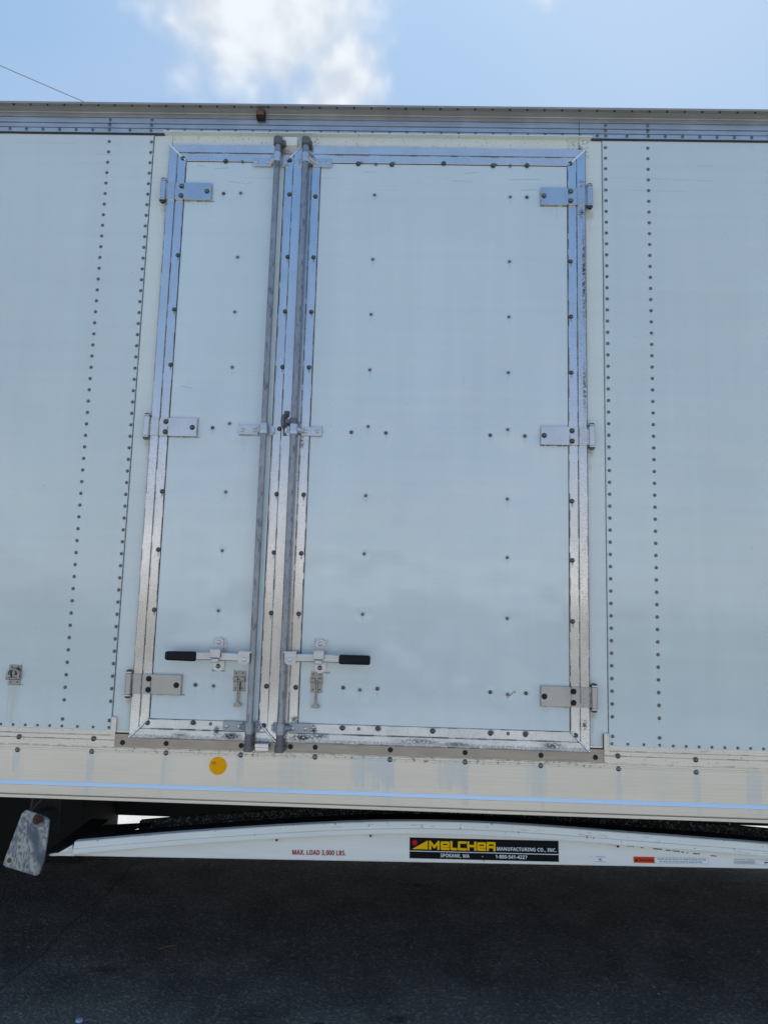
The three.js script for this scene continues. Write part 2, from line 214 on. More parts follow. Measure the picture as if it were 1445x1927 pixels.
const asphaltAt = (i, j) => { const n = fbm(i * 0.012, j * 0.012, 4) - 0.5, c = vn(i * 0.27, j * 0.27), c2 = vn(i * 0.55 + 30, j * 0.55), st = ss(0.70, 0.90, c) * 0.5 + ss(0.78, 0.95, c2) * 0.6; return [n, c, c2, st]; };
const asphaltMap = tex(2048, 2048, (i, j) => {
  const [n, c, , st] = asphaltAt(i, j), d = stainD.a[(j >> 1) * 1024 + (i >> 1)], l = stainL.a[j * 2048 + i], k = crackL.a[j * 2048 + i];
  let b = 0.41 + n * 0.18 + (c - 0.5) * 0.10 + st * 0.20; b *= 1 - 0.5 * d; b = mix(b, 0.52, l); b *= 1 - 0.55 * k; return [b * 1.05, b * 1.0, b * 0.93];
}, true);
const asphaltBump = tex(2048, 2048, (i, j) => { const [, c, c2] = asphaltAt(i, j), k = crackL.a[j * 2048 + i]; const v = 0.25 + c * 0.4 + c2 * 0.35 - k * 0.3; return [v, v, v]; }, false);
const concreteMap = tex(512, 512, (i, j) => { const n = fbm(i * 0.02, j * 0.02, 5) - 0.5, f = vn(i * 0.5, j * 0.5) - 0.5, b = 0.70 + n * 0.14 + f * 0.05; return [b * 0.93, b * 0.95, b * 0.945]; }, true);

// ---------------------------------------------------------------- materials
const std = (o) => new THREE.MeshStandardMaterial(o), phy = (o) => new THREE.MeshPhysicalMaterial(o);
const M = {
  paint: phy({ color: new THREE.Color(0.74, 0.815, 0.80), map: paintMap, roughness: 0.20, ior: 1.7, clearcoat: 0.9, clearcoatRoughness: 0.10, bumpMap: paintBump, bumpScale: 0.012 }),
  doorPaint: phy({ color: new THREE.Color(0.765, 0.85, 0.855), map: paintMap, roughness: 0.16, ior: 1.75, clearcoat: 1.0, clearcoatRoughness: 0.08, bumpMap: paintBump, bumpScale: 0.016 }),
  postPaint: phy({ color: new THREE.Color(0.84, 0.885, 0.845), map: paintMap, roughness: 0.5, clearcoat: 0.3, clearcoatRoughness: 0.25 }),
  frameH: phy({ color: new THREE.Color(0.92, 0.92, 0.92), map: aluMap, roughnessMap: aluRM, metalnessMap: aluRM, roughness: 1, metalness: 1, anisotropy: 0.75, anisotropyRotation: Math.PI / 2 }),
  frameV: phy({ color: new THREE.Color(0.92, 0.92, 0.92), map: aluMap, roughnessMap: aluRM, metalnessMap: aluRM, roughness: 0.85, metalness: 1, anisotropy: 0.75 }),
  weld: std({ color: new THREE.Color(0.80, 0.80, 0.78), metalness: 1, roughness: 0.25 }),
  plate: std({ color: new THREE.Color(0.82, 0.82, 0.82), map: aluMap, roughnessMap: aluRM, metalnessMap: aluRM, roughness: 0.85, metalness: 1 }),
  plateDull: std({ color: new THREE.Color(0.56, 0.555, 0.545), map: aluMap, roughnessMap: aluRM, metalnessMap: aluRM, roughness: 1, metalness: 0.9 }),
  rail: std({ color: new THREE.Color(0.84, 0.81, 0.76), map: railMap, roughnessMap: railRM, metalnessMap: railRM, roughness: 1, metalness: 1 }),
  threshold: std({ color: new THREE.Color(0.56, 0.49, 0.41), map: brushed, metalness: 0.85, roughness: 0.48 }),
  topRail: std({ color: new THREE.Color(0.74, 0.76, 0.78), map: brushed, metalness: 0.9, roughness: 0.42 }),
  bead: std({ color: new THREE.Color(0.97, 0.96, 0.93), metalness: 1, roughness: 0.34 }),
  lip: std({ color: new THREE.Color(0.52, 0.50, 0.47), map: brushed, metalness: 0.75, roughness: 0.48 }),  // darker copy of the top rail aluminium; underside shade is put into the colour
  galv: std({ color: new THREE.Color(0.95, 0.97, 1.0), map: galv, metalness: 0.75, roughness: 0.45 }),
  zinc: std({ color: new THREE.Color(0.80, 0.81, 0.82), map: brushed, metalness: 0.85, roughness: 0.36 }),
  stainless: std({ color: new THREE.Color(0.34, 0.33, 0.31), metalness: 1, roughness: 0.24 }),
  darkIron: std({ color: new THREE.Color(0.16, 0.165, 0.17), metalness: 0.55, roughness: 0.55 }),
  screw: std({ color: new THREE.Color(0.018, 0.016, 0.014), metalness: 0.1, roughness: 0.75 }),
  rivet: std({ color: new THREE.Color(0.17, 0.17, 0.168), metalness: 0.9, roughness: 0.20 }),
  boltDark: std({ color: new THREE.Color(0.13, 0.125, 0.113), metalness: 0.85, roughness: 0.22 }),
  rubber: phy({ color: new THREE.Color(0.75, 0.75, 0.75), map: rubberT, roughness: 0.6, specularIntensity: 0.5 }),
  seal: std({ color: new THREE.Color(0.045, 0.043, 0.04), roughness: 0.85 }),
  under: std({ color: new THREE.Color(0.014, 0.014, 0.014), roughness: 0.9 }),
  roof: std({ color: new THREE.Color(0.7, 0.7, 0.7), roughness: 0.6 }),
  tyre: std({ color: new THREE.Color(0.03, 0.03, 0.03), roughness: 0.85 }),
  amber: phy({ color: new THREE.Color(0.16, 0.045, 0.012), roughness: 0.25, clearcoat: 0.6 }),
  sticker: phy({ color: new THREE.Color(1.0, 0.43, 0.004), roughness: 0.6, specularIntensity: 0.2 }),
  ramp: phy({ color: new THREE.Color(0.95, 0.95, 0.95), map: rampMap, roughness: 0.42, clearcoat: 0.2, clearcoatRoughness: 0.3 }),
  grit: std({ color: new THREE.Color(0.8, 0.8, 0.8), map: grit, roughness: 0.95 }),
  blackGrit: std({ color: new THREE.Color(0.014, 0.014, 0.015), roughness: 0.95 }),
  spangle: std({ color: new THREE.Color(0.82, 0.82, 0.82), map: spangle, metalness: 0.35, roughness: 0.55 }),
  rustIron: std({ color: new THREE.Color(0.10, 0.055, 0.035), metalness: 0.3, roughness: 0.8 }),
  rustHead: std({ color: new THREE.Color(0.16, 0.085, 0.035), metalness: 0.2, roughness: 0.85 }),
  asphalt: std({ map: asphaltMap, bumpMap: asphaltBump, bumpScale: 0.006, roughness: 0.93 }),
  concrete: std({ map: concreteMap, roughness: 0.92 }),
  wire: std({ color: new THREE.Color(0.25, 0.26, 0.27), roughness: 0.7 }),
  leaf: std({ color: new THREE.Color(0.36, 0.30, 0.22), roughness: 0.9, side: THREE.DoubleSide }),
  straw: std({ color: new THREE.Color(0.30, 0.19, 0.06), roughness: 0.9 }),
  pebble: std({ color: new THREE.Color(0.20, 0.195, 0.19), roughness: 0.95 }),
  cap: std({ color: new THREE.Color(0.42, 0.56, 0.72), roughness: 0.5 }),
};

// ---------------------------------------------------------------- helpers
const SIDE = [SX, SY, SW, SH], RAIL = [RX, RY, RW, RH], METRE = [0, 0, 1, 1], RAMP = [-1.4, 0.72, 3.8, 0.26];
function uvd(g, [x0, y0, w, h] = METRE, swap = false) {            // uv from where each face lies on the trailer, in metres
  g = g.index ? g.toNonIndexed() : g; const p = g.attributes.position, uv = new Float32Array(p.count * 2), a = new THREE.Vector3(), b = new THREE.Vector3(), c = new THREE.Vector3(), n = new THREE.Vector3();
  for (let i = 0; i < p.count; i += 3) {
    a.fromBufferAttribute(p, i); b.fromBufferAttribute(p, i + 1); c.fromBufferAttribute(p, i + 2); n.subVectors(b, a).cross(c.clone().sub(a));
    const ax = Math.abs(n.x), ay = Math.abs(n.y), az = Math.abs(n.z);
    [a, b, c].forEach((v, k) => {
      let s, t; if (az >= ax * 0.7 && az >= ay * 0.2) { s = v.x; t = v.y; } else if (ay >= ax) { s = v.x; t = v.y + v.z; } else { s = v.x + v.z; t = v.y; }
      if (swap) [s, t] = [t, s];
      uv[(i + k) * 2] = (s - x0) / w; uv[(i + k) * 2 + 1] = (t - y0) / h;
    });
  }
  g.setAttribute('uv', new THREE.BufferAttribute(uv, 2)); return g;
}
const merge = (gs) => mergeGeometries(gs.map((g) => { g = g.index ? g.toNonIndexed() : g; for (const k of Object.keys(g.attributes)) if (!['position', 'normal', 'uv'].includes(k)) g.deleteAttribute(k); return g; }));
const bx = (x0, x1, y0, y1, z0, z1, r = 0) => { const w = x1 - x0, h = y1 - y0, d = z1 - z0; const g = r ? new RoundedBoxGeometry(w, h, d, 2, Math.min(r, w / 2.01, h / 2.01, d / 2.01)) : new THREE.BoxGeometry(w, h, d); return g.translate((x0 + x1) / 2, (y0 + y1) / 2, (z0 + z1) / 2); };
const cylBetween = (a, b, r, n = 16, r2 = r) => { const A = new THREE.Vector3(...a), B = new THREE.Vector3(...b), d = B.clone().sub(A); const g = new THREE.CylinderGeometry(r2, r, d.length(), n, 1); g.applyQuaternion(new THREE.Quaternion().setFromUnitVectors(new THREE.Vector3(0, 1, 0), d.normalize())); return g.translate((A.x + B.x) / 2, (A.y + B.y) / 2, (A.z + B.z) / 2); };
const domeProto = (() => { const cache = {}; return (r, h, n = 10) => { const k = r + '_' + h + '_' + n; return (cache[k] ??= new THREE.LatheGeometry([[1, -0.25], [1, 0.12], [0.92, 0.42], [0.72, 0.74], [0.4, 0.94], [0, 1]].map(([a, b]) => new THREE.Vector2(a * r, b * h)), n).rotateX(Math.PI / 2)); }; })();
const dome = (x, y, z, r, h, n) => domeProto(r, h, n).clone().translate(x, y, z);
function profile(pts, x0, x1, closed = true, segs = 1) {           // straight extrusion along x of (z, y) points, flat faces, end caps
  const P = [], N = pts.length;
  for (let k = 0; k < (closed ? N : N - 1); k++) { const [z0, y0] = pts[k], [z1, y1] = pts[(k + 1) % N]; for (let s = 0; s < segs; s++) { const a = mix(x0, x1, s / segs), b = mix(x0, x1, (s + 1) / segs); P.push(a, y0, z0, b, y1, z1, b, y0, z0, a, y0, z0, a, y1, z1, b, y1, z1); } }
  if (closed) { const sh = THREE.ShapeUtils.triangulateShape(pts.map(([z, y]) => new THREE.Vector2(z, y)), []); for (const t of sh) for (const x of [x0, x1]) for (const i of t) P.push(x, pts[i][1], pts[i][0]); }
  const g = new THREE.BufferGeometry(); g.setAttribute('position', new THREE.Float32BufferAttribute(P, 3)); g.computeVertexNormals(); return g;
}
function plateShape(pts, depth, bev = 0) { const s = new THREE.Shape(pts.map(([x, y]) => new THREE.Vector2(x, y))); return new THREE.ExtrudeGeometry(s, { depth, bevelEnabled: bev > 0, bevelSize: bev, bevelThickness: bev, bevelSegments: 2, curveSegments: 10 }); }
function roundRect(x0, x1, y0, y1, r, depth, z, bev = 0.001) { const s = new THREE.Shape(); const rs = Array.isArray(r) ? r : [r, r, r, r]; s.moveTo(x0 + rs[0], y0); s.lineTo(x1 - rs[1], y0); s.absarc(x1 - rs[1], y0 + rs[1], rs[1], -Math.PI / 2, 0); s.lineTo(x1, y1 - rs[2]); s.absarc(x1 - rs[2], y1 - rs[2], rs[2], 0, Math.PI / 2); s.lineTo(x0 + rs[3], y1); s.absarc(x0 + rs[3], y1 - rs[3], rs[3], Math.PI / 2, Math.PI); s.lineTo(x0, y0 + rs[0]); s.absarc(x0 + rs[0], y0 + rs[0], rs[0], Math.PI, 1.5 * Math.PI); return new THREE.ExtrudeGeometry(s, { depth, bevelEnabled: true, bevelSize: -bev * 0, bevelThickness: bev, bevelSegments: 2, curveSegments: 8 }).translate(0, 0, z); }
const used = {};
const numbered = (n) => { const k = used[n] = (used[n] ?? -1) + 1; return k ? `${n}_${String(k).padStart(3, '0')}` : n; };
function mesh(name, g, m, parent, label) { const o = new THREE.Mesh(g, m); o.name = numbered(name); o.castShadow = o.receiveShadow = true; parent.add(o); if (label) o.userData.label = label; return o; }
function thing(name, label, category) { const o = new THREE.Group(); o.name = numbered(name); o.userData = { label, category }; scene.add(o); return o; }
const stuff = (o) => { o.userData.kind = 'stuff'; return o; };
const structure = (name, g, m) => { const o = mesh(name, g, m, scene); o.userData.kind = 'structure'; return o; };

// ---------------------------------------------------------------- ground
const flat = (x0, x1, z0, z1, y, uo, us) => { const g = new THREE.PlaneGeometry(x1 - x0, z1 - z0).rotateX(-Math.PI / 2).translate((x0 + x1) / 2, y, (z0 + z1) / 2), p = g.attributes.position, uv = g.attributes.uv; for (let i = 0; i < p.count; i++) uv.setXY(i, (p.getX(i) - uo[0]) / us, (p.getZ(i) - uo[1]) / us); return g; };
structure('ground', flat(-700, 700, -700, 700, -0.006, [GX, GZ], GS), M.asphalt);
structure('concrete_apron', flat(-60, 60, -12, 9, 0.0 - 0.002, [0, 0], 2.5), M.concrete);
structure('asphalt', flat(-40, 40, -2.64, 1.8, 0.002, [GX, GZ], GS), M.asphalt);

// ---------------------------------------------------------------- the trailer
const trailer = thing('box_trailer', 'white riveted box trailer with a pair of aluminium framed side doors', 'trailer');
const XL = -6.4, XR = 6.4, BACK = -2.6;
mesh('side_panel', uvd(bx(XL, -1.148, 1.277, 3.886, -0.012, 0.0), SIDE), M.paint, trailer, 'riveted white side panel left of the doors');
mesh('side_panel', uvd(bx(0.857, XR, 1.277, 3.886, -0.012, 0.0), SIDE), M.paint, trailer, 'riveted white side panel right of the doors');
mesh('door_post', uvd(bx(-1.1462, -1.064, 1.268, 3.890, -0.03, -0.003), SIDE), M.postPaint, trailer, 'plain white post left of the doors');
mesh('door_post', uvd(bx(0.7575, 0.8552, 1.268, 3.890, -0.03, -0.003), SIDE), M.postPaint, trailer, 'plain white post right of the doors');
mesh('door_header', uvd(bx(-1.062, 0.7555, 3.80, 3.890, -0.03, -0.0035), SIDE), M.postPaint, trailer);
mesh('seam_seal', merge([bx(-1.1482, -1.146, 1.277, 3.886, -0.02, -0.006), bx(0.855, 0.8572, 1.277, 3.886, -0.02, -0.006), bx(-1.064, -1.062, 3.80, 3.89, -0.02, -0.008), bx(0.7555, 0.7575, 3.80, 3.89, -0.02, -0.008), bx(XL, -1.10, 3.8850, 3.892, -0.004, 0.0035), bx(0.81, XR, 3.8850, 3.892, -0.004, 0.0035)]), M.seal, trailer);
mesh('drip_cap', uvd(profile([[-0.004, 3.899], [0.018, 3.8965], [0.022, 3.894], [0.022, 3.8905], [0.019, 3.889], [-0.004, 3.890]], -1.10, 0.808)), M.postPaint, trailer, 'narrow white drip cap above the doors');
mesh('roof', bx(XL, XR, 3.97, 4.0, BACK + 0.02, -0.02), M.roof, trailer);
mesh('far_wall', bx(XL, XR, 1.05, 3.99, BACK, BACK + 0.03), M.roof, trailer);
mesh('end_wall', bx(XL, XL + 0.03, 1.05, 3.99, BACK + 0.031, -0.031), M.roof, trailer); mesh('end_wall', bx(XR - 0.03, XR, 1.05, 3.99, BACK + 0.031, -0.031), M.roof, trailer);
mesh('trailer_floor', bx(XL + 0.031, XR - 0.031, 1.16, 1.2, BACK + 0.031, -0.032), M.under, trailer);
// top rail: overhanging drip lip above four flat bands with shallow grooves
mesh('top_rail', uvd(profile([[-0.02, 3.986], [0.005, 3.986], [0.006, 3.9715], [0.0095, 3.969], [0.0095, 3.967], [0.001, 3.9655], [0.0055, 3.963], [0.006, 3.943], [0.0095, 3.9405], [0.0095, 3.9385], [0.001, 3.937], [0.0055, 3.9345], [0.006, 3.9185], [0.0095, 3.9165], [0.0095, 3.9145], [0.001, 3.913], [0.0055, 3.911], [0.0065, 3.9115], [0.0065, 3.8925], [-0.02, 3.8925]], XL, XR)), M.topRail, trailer);
mesh('roof_lip', uvd(profile([[-0.02, 4.012], [0.040, 4.010], [0.053, 4.0055], [0.053, 4.001], [0.052, 3.9975], [0.032, 3.998], [0.013, 3.987], [0.011, 3.9835], [0.0065, 3.983], [-0.02, 3.987]], XL, XR)), M.lip, trailer, 'overhanging roof lip, aluminium darkened for its shaded underside');
{ const g = []; for (let x = -3; x < 3; x += 0.0765) g.push(cylBetween([x, 3.999, 0.043], [x, 3.9945, 0.043], 0.0042, 8)); stuff(mesh('lip_screw', merge(g), M.screw, trailer)); }
mesh('rail_joint', bx(-1.351, -1.350, 3.921, 3.96, 0.003, 0.0092), M.seal, trailer);
mesh('rail_joint', bx(0.755, 0.7562, 3.90, 3.978, 0.003, 0.0092), M.seal, trailer);
// bottom rail
mesh('bottom_rail', uvd(profile([[-0.02, 1.279], [0.002, 1.279], [0.003, 1.2615], [0.0015, 1.2605], [0.0015, 1.2590], [0.0055, 1.258], [0.0065, 1.2435], [0.0045, 1.2428], [0.0045, 1.2418], [0.0085, 1.2408], [0.0090, 1.2125], [0.0060, 1.2108], [0.0060, 1.203], [0.0080, 1.202], [0.0080, 1.196], [0.0066, 1.195], [0.0066, 1.0705], [0.0150, 1.0605], [0.0170, 1.060], [0.0170, 1.0275], [0.0050, 1.0268], [0.0050, 1.0215], [0.0170, 1.0208], [0.0170, 1.010], [0.012, 1.007], [-0.06, 1.007], [-0.06, 1.03], [-0.02, 1.03]], XL, XR, true, 1), RAIL), M.rail, trailer);
mesh('rail_bead', uvd(profile([[0.0060, 1.0742], [0.0085, 1.0736], [0.0168, 1.0625], [0.0172, 1.0612], [0.006, 1.0612]], XL, XR), RAIL), M.bead, trailer, 'bright upward facing bead along the bottom rail');
mesh('threshold', uvd(merge([bx(-1.1262, 0.8337, 1.2162, 1.2545, 0.002, 0.0125, 0.0012), bx(-1.1262, -1.0675, 1.2535, 1.2670, 0.002, 0.0122, 0.0012), bx(0.7775, 0.8337, 1.2535, 1.2670, 0.002, 0.0122, 0.0012)])), M.threshold, trailer);
mesh('rail_tab', uvd(plateShape([[-1.1462, 1.243], [-1.1275, 1.243], [-1.1275, 1.326], [-1.131, 1.331], [-1.1462, 1.332]], 0.006, 0.0008).translate(0, 0, 0.001), RAIL), M.rail, trailer);
mesh('rail_tab', uvd(plateShape([[0.8360, 1.243], [0.8545, 1.243], [0.8545, 1.328], [0.838, 1.328], [0.836, 1.324]], 0.006, 0.0008).translate(0, 0, 0.001), RAIL), M.rail, trailer);
mesh('weather_strip', merge([bx(-1.128, -1.068, 1.2672, 1.2715, -0.006, 0.006, 0.0015), bx(-1.1272, -1.1258, 1.216, 1.272, 0.0, 0.0095)]), M.seal, trailer); mesh('weather_strip', merge([bx(0.777, 0.834, 1.2672, 1.2705, -0.006, 0.006, 0.0015), bx(0.834, 0.8356, 1.216, 1.3255, 0.0, 0.0095)]), M.seal, trailer);
// rivets: rows of small domes
const rivetRow = (name, pts, z = 0, r = 0.0058, h = 0.0046) => stuff(mesh(name, merge(pts.map(([x, y]) => dome(x, y, z, r, h, 10))), M.rivet, trailer));
for (const x of [-1.351, -1.159, 0.8715, 1.058]) { const p = []; for (let k = 0; k < 50; k++) p.push([x, 3.852 - k * 0.0502]); p.push([x, 1.316]); rivetRow('rivet_row', p); }
{ const p = []; for (let k = 0; k < 3; k++) p.push([-1.287 + k * 0.0645, 1.289]); for (let k = 0; k < 96; k++) p.push([-1.351 - k * 0.0502, 1.289]); rivetRow('rivet_row', p); }
{ const p = []; for (let k = 0; k < 4; k++) p.push([0.8695 + k * 0.063, 1.2885]); for (let k = 0; k < 96; k++) p.push([1.112 + k * 0.0508, 1.287]); rivetRow('rivet_row', p); }
{ const p = []; for (let x = -1.351; x > XL + 0.1; x -= 0.0757) p.push([x, 3.9035]); p.push([-1.257, 3.903], [-1.161, 3.9025]); for (let x = -1.085; x < 0.84; x += 0.0768) p.push([x, 3.9035]); for (let k = 0; k < 3; k++) p.push([0.8725 + k * 0.0935, 3.9035]); for (let x = 1.1345; x < XR - 0.1; x += 0.0757) p.push([x, 3.9035]); rivetRow('rivet_row', p, 0.0065, 0.0072, 0.0045); }
for (const x of [-1.351, -1.161, 0.8725, 1.0585]) rivetRow('rivet_row', [[x, 3.9545], [x, 3.929]], 0.005, 0.0072, 0.006);
// bolts of the bottom rail: pale heads in the rail, black screws in the threshold
const boltHead = merge([dome(0, 0, 0, 0.0105, 0.0055, 14), new THREE.CylinderGeometry(0.0045, 0.0045, 0.002, 6).rotateX(Math.PI / 2).translate(0, 0, 0.0057)]);
const place = (name, proto, m, x, y, z, parent, s = 1) => { const o = mesh(name, proto, m, parent); o.position.set(x, y, z); o.scale.setScalar(s); o.rotation.z = (x * 37 + y * 91) % 3; return o; };
for (const [x, y] of [[-1.82, 1.192], [-1.521, 1.192], [-1.218, 1.194], [-0.916, 1.198], [-0.614, 1.199], [-0.315, 1.2005], [-0.015, 1.2005], [0.285, 1.2005], [0.585, 1.1965], [0.892, 1.194], [1.197, 1.191], [1.5, 1.19]]) place('bolt', boltHead, M.rivet, x, y, 0.0066, trailer);
for (const [x, y] of [[-1.82, 1.242], [-1.519, 1.2425], [-1.214, 1.2445], [0.89, 1.243], [1.196, 1.238], [1.5, 1.237]]) place('bolt', boltHead, M.boltDark, x, y, 0.0075, trailer, 1.02);
const flatHead = new THREE.CylinderGeometry(0.0095, 0.0105, 0.003, 18).rotateX(Math.PI / 2);
for (const [x, y] of [[-1.093, 1.234], [-0.916, 1.236], [-0.613, 1.237], [-0.414, 1.239], [-0.315, 1.24], [-0.014, 1.239], [0.284, 1.238], [0.585, 1.237], [0.8, 1.236]]) place('screw', flatHead, M.screw, x, y, 0.0135, trailer);
mesh('sticker', new THREE.CylinderGeometry(0.0352, 0.0352, 0.0008, 40).rotateX(Math.PI / 2).translate(-0.703, 1.1545, 0.0071), M.sticker, trailer, 'round amber sticker on the bottom rail');
{ const R = rng(8), g = []; for (let k = 0; k < 9; k++) { const x = -0.729 + 0.016 * R(), y = 1.157 + 0.014 * R(); g.push(bx(x, x + 0.003 + 0.003 * R(), y, y + 0.0018, 0.0075, 0.0079)); } stuff(mesh('sticker_scratch', merge(g), M.under, trailer)); }
// marker lamp under the roof lip
mesh('marker_lamp', merge([bx(-0.684, -0.646, 3.955, 3.992, 0.004, 0.030, 0.003)]), M.under, trailer, 'small amber marker lamp under the roof edge');
mesh('lamp_lens', bx(-0.681, -0.649, 3.966, 3.988, 0.012, 0.040, 0.006), M.amber, trailer);
// keepers for the lock rods
mesh('rod_keeper', uvd(profile([[-0.003, 3.864], [0.034, 3.862], [0.040, 3.857], [0.040, 3.832], [0.034, 3.822], [-0.003, 3.812]], -0.551, -0.494)), M.postPaint, trailer, 'cream painted rod keeper above the doors');
mesh('rod_keeper', uvd(merge([bx(-0.552, -0.4965, 1.2235, 1.2525, 0.012, 0.044, 0.003), bx(-0.552, -0.4965, 1.2380, 1.2535, 0.010, 0.047, 0.002)])), M.plate, trailer, 'grey rod keeper below the doors');

// ---------------------------------------------------------------- the two door leaves
const FZ0 = -0.002, ZA = 0.0145, ZB = 0.0115;
function strip(a, b, inward, w0, w1, za, zb, m0, m1) {             // one flat band of a frame member with mitred ends, from a to b, w0..w1 inwards
  const d = new THREE.Vector2(b[0] - a[0], b[1] - a[1]).normalize(), n = new THREE.Vector2(...inward);
  const at = (p, s, w) => [p[0] + d.x * s * w + n.x * w, p[1] + d.y * s * w + n.y * w];
  return [at(a, m0, w0), at(b, -m1, w0), at(b, -m1, w1), at(a, m0, w1)].map(([x, y], i) => [x, y, i < 2 ? za : zb]);
}
function quads(list) { const P = []; for (const q of list) { const n = new THREE.Vector3(q[1][0] - q[0][0], q[1][1] - q[0][1], q[1][2] - q[0][2]).cross(new THREE.Vector3(q[2][0] - q[0][0], q[2][1] - q[0][1], q[2][2] - q[0][2])); const o = n.z > 0 ? [0, 1, 2, 0, 2, 3] : [0, 2, 1, 0, 3, 2]; for (const k of o) P.push(...q[k]); } const g = new THREE.BufferGeometry(); g.setAttribute('position', new THREE.Float32BufferAttribute(P, 3)); g.computeVertexNormals(); return g; }
function member(a, b, inward, W, swap) {                           // bevelled edge, outer band, groove, inner band, bevelled edge
  const h = W / 2, t = 0.0016, q = [[0, 0, FZ0, ZA - t], [0, t, ZA - t, ZA], [t, h - 0.0022, ZA, ZA], [h - 0.0022, h - 0.0008, ZA, ZB - 0.003], [h - 0.0008, h + 0.0010, ZB - 0.003, ZB - 0.003], [h + 0.0010, h + 0.0024, ZB - 0.003, ZB + 0.0012], [h + 0.0024, W - t, ZB + 0.0012, ZB + 0.0012], [W - t, W, ZB + 0.0012, ZB - 0.0006], [W, W, ZB - 0.0006, FZ0]];
  return uvd(quads(q.map(([w0, w1, za, zb]) => strip(a, b, inward, w0, w1, za, zb, 1, 1))), SIDE);
}
const hexBolt = merge([new THREE.CylinderGeometry(0.0098, 0.0105, 0.0022, 16).rotateX(Math.PI / 2).translate(0, 0, 0.001), dome(0, 0, 0.002, 0.0082, 0.0085, 12)]);
const smallRivet = dome(0, 0, 0, 0.0062, 0.0042, 12), panelBolt = merge([dome(0, 0, 0, 0.0078, 0.0055, 12), new THREE.CylinderGeometry(0.003, 0.003, 0.002, 6).rotateX(Math.PI / 2).translate(0, 0, 0.0056)]), frameRivet = dome(0, 0, 0, 0.0072, 0.003, 14);
function leaf(label, x0, x1, y0, y1, W) {
  const g = new THREE.Group(); g.name = numbered('door'); g.userData.label = label; trailer.add(g);
  mesh('door_panel', uvd(bx(x0 + W - 0.004, x1 - W + 0.004, y0 + W - 0.004, y1 - W + 0.004, -0.012, 0.0085), SIDE), M.doorPaint, g);
  mesh('stile', member([x0, y0], [x0, y1], [1, 0], W), M.frameV, g); mesh('stile', member([x1, y1], [x1, y0], [-1, 0], W), M.frameV, g);
  mesh('frame_rail', member([x0, y1], [x1, y1], [0, -1], W), M.frameH, g); mesh('frame_rail', member([x1, y0], [x0, y0], [0, 1], W), M.frameH, g);
  const s = 0.0035, i = W + 0.0028;
  mesh('seal', merge([bx(x0 - s, x0 + 0.006, y0 - s, y1 + s, -0.003, 0.004), bx(x1 - 0.006, x1 + s, y0 - s, y1 + s, -0.003, 0.004), bx(x0 + 0.006, x1 - 0.006, y1 - 0.006, y1 + s, -0.003, 0.004), bx(x0 + 0.006, x1 - 0.006, y0 - s, y0 + 0.006, -0.003, 0.004),
    bx(x0 + W - 0.002, x0 + i, y0 + i, y1 - i, 0, 0.0094), bx(x1 - i, x1 - W + 0.002, y0 + i, y1 - i, 0, 0.0094), bx(x0 + W - 0.002, x1 - W + 0.002, y0 + W - 0.002, y0 + W + 0.0012, 0, 0.0092), bx(x0 + W - 0.002, x1 - W + 0.002, y1 - i, y1 - W + 0.002, 0, 0.0092)]), M.seal, g);
  for (const [cx, cy, sx, sy] of [[x0, y0, 1, 1], [x1, y0, -1, 1], [x0, y1, 1, -1], [x1, y1, -1, -1]]) {       // raised weld along each mitre, with small ripples
    const pts = []; for (let k = 0; k <= 12; k++) { const t = mix(0.002, W - 0.001, k / 12), j = 0.0009 * Math.sin(k * 2.3 + cx * 50); pts.push(new THREE.Vector3(cx + sx * t + j * sy, cy + sy * t - j * sx, 0.0150 - 0.0022 * (k / 12))); }
    mesh('weld_bead', new THREE.TubeGeometry(new THREE.CatmullRomCurve3(pts), 24, 0.0052, 8), M.weld, g);
  }
  return g;
}
const FW = 0.0765, Y0 = 1.2545, Y1 = 3.8325;
const doorL = leaf('narrow left door with a black gripped handle', -1.0685, -0.4715, Y0, Y1, FW);
const doorR = leaf('wide right door with a black gripped handle', -0.4655, 0.7785, Y0, Y1, FW);
for (const [x, y] of boltRowsL) place('bolt', Math.abs(x + 0.736) < 0.01 ? smallRivet : panelBolt, Math.abs(x + 0.736) < 0.01 ? M.rivet : M.boltDark, x, y, 0.0085, doorL);
for (const [x, y] of boltRowsR) { const small = Math.abs(x + 0.144) < 0.003 || Math.abs(x - 0.449) < 0.004; place('bolt', small ? smallRivet : panelBolt, small ? M.rivet : M.boltDark, x, y, 0.0085, doorR); }
const YS = [3.3105, 3.061, 2.8125, 2.261, 2.0155, 1.767];
for (const y of YS) { place('bolt', hexBolt, M.boltDark, -1.0005, y, ZB, doorL); place('bolt', hexBolt, M.boltDark, -0.5165, y, ZB, doorL); place('bolt', hexBolt, M.boltDark, -0.4035, y, ZB, doorR); place('bolt', hexBolt, M.boltDark, 0.7125, y, ZB, doorR); }
for (const [x, y, d] of [[-0.522, 3.602, doorL], [-0.518, 2.541, doorL], [-0.522, 1.473, doorL], [-0.406, 3.594, doorR], [-0.403, 1.472, doorR], [-1.006, 3.767, doorL], [-0.814, 3.757, doorL], [-0.527, 3.764, doorL], [-0.222, 3.753, doorR], [-0.073, 3.751, doorR], [0.157, 3.760, doorR], [0.375, 3.752, doorR], [0.524, 3.755, doorR], [0.714, 3.766, doorR], [-0.997, 1.315, doorL], [-0.812, 1.321, doorL], [-0.525, 1.318, doorL], [-0.209, 1.318, doorR], [-0.066, 1.321, doorR], [0.153, 1.317, doorR], [0.384, 1.316, doorR], [0.523, 1.315, doorR], [0.722, 1.318, doorR]]) place('bolt', hexBolt, M.boltDark, x, y, ZB, d, 1.05);
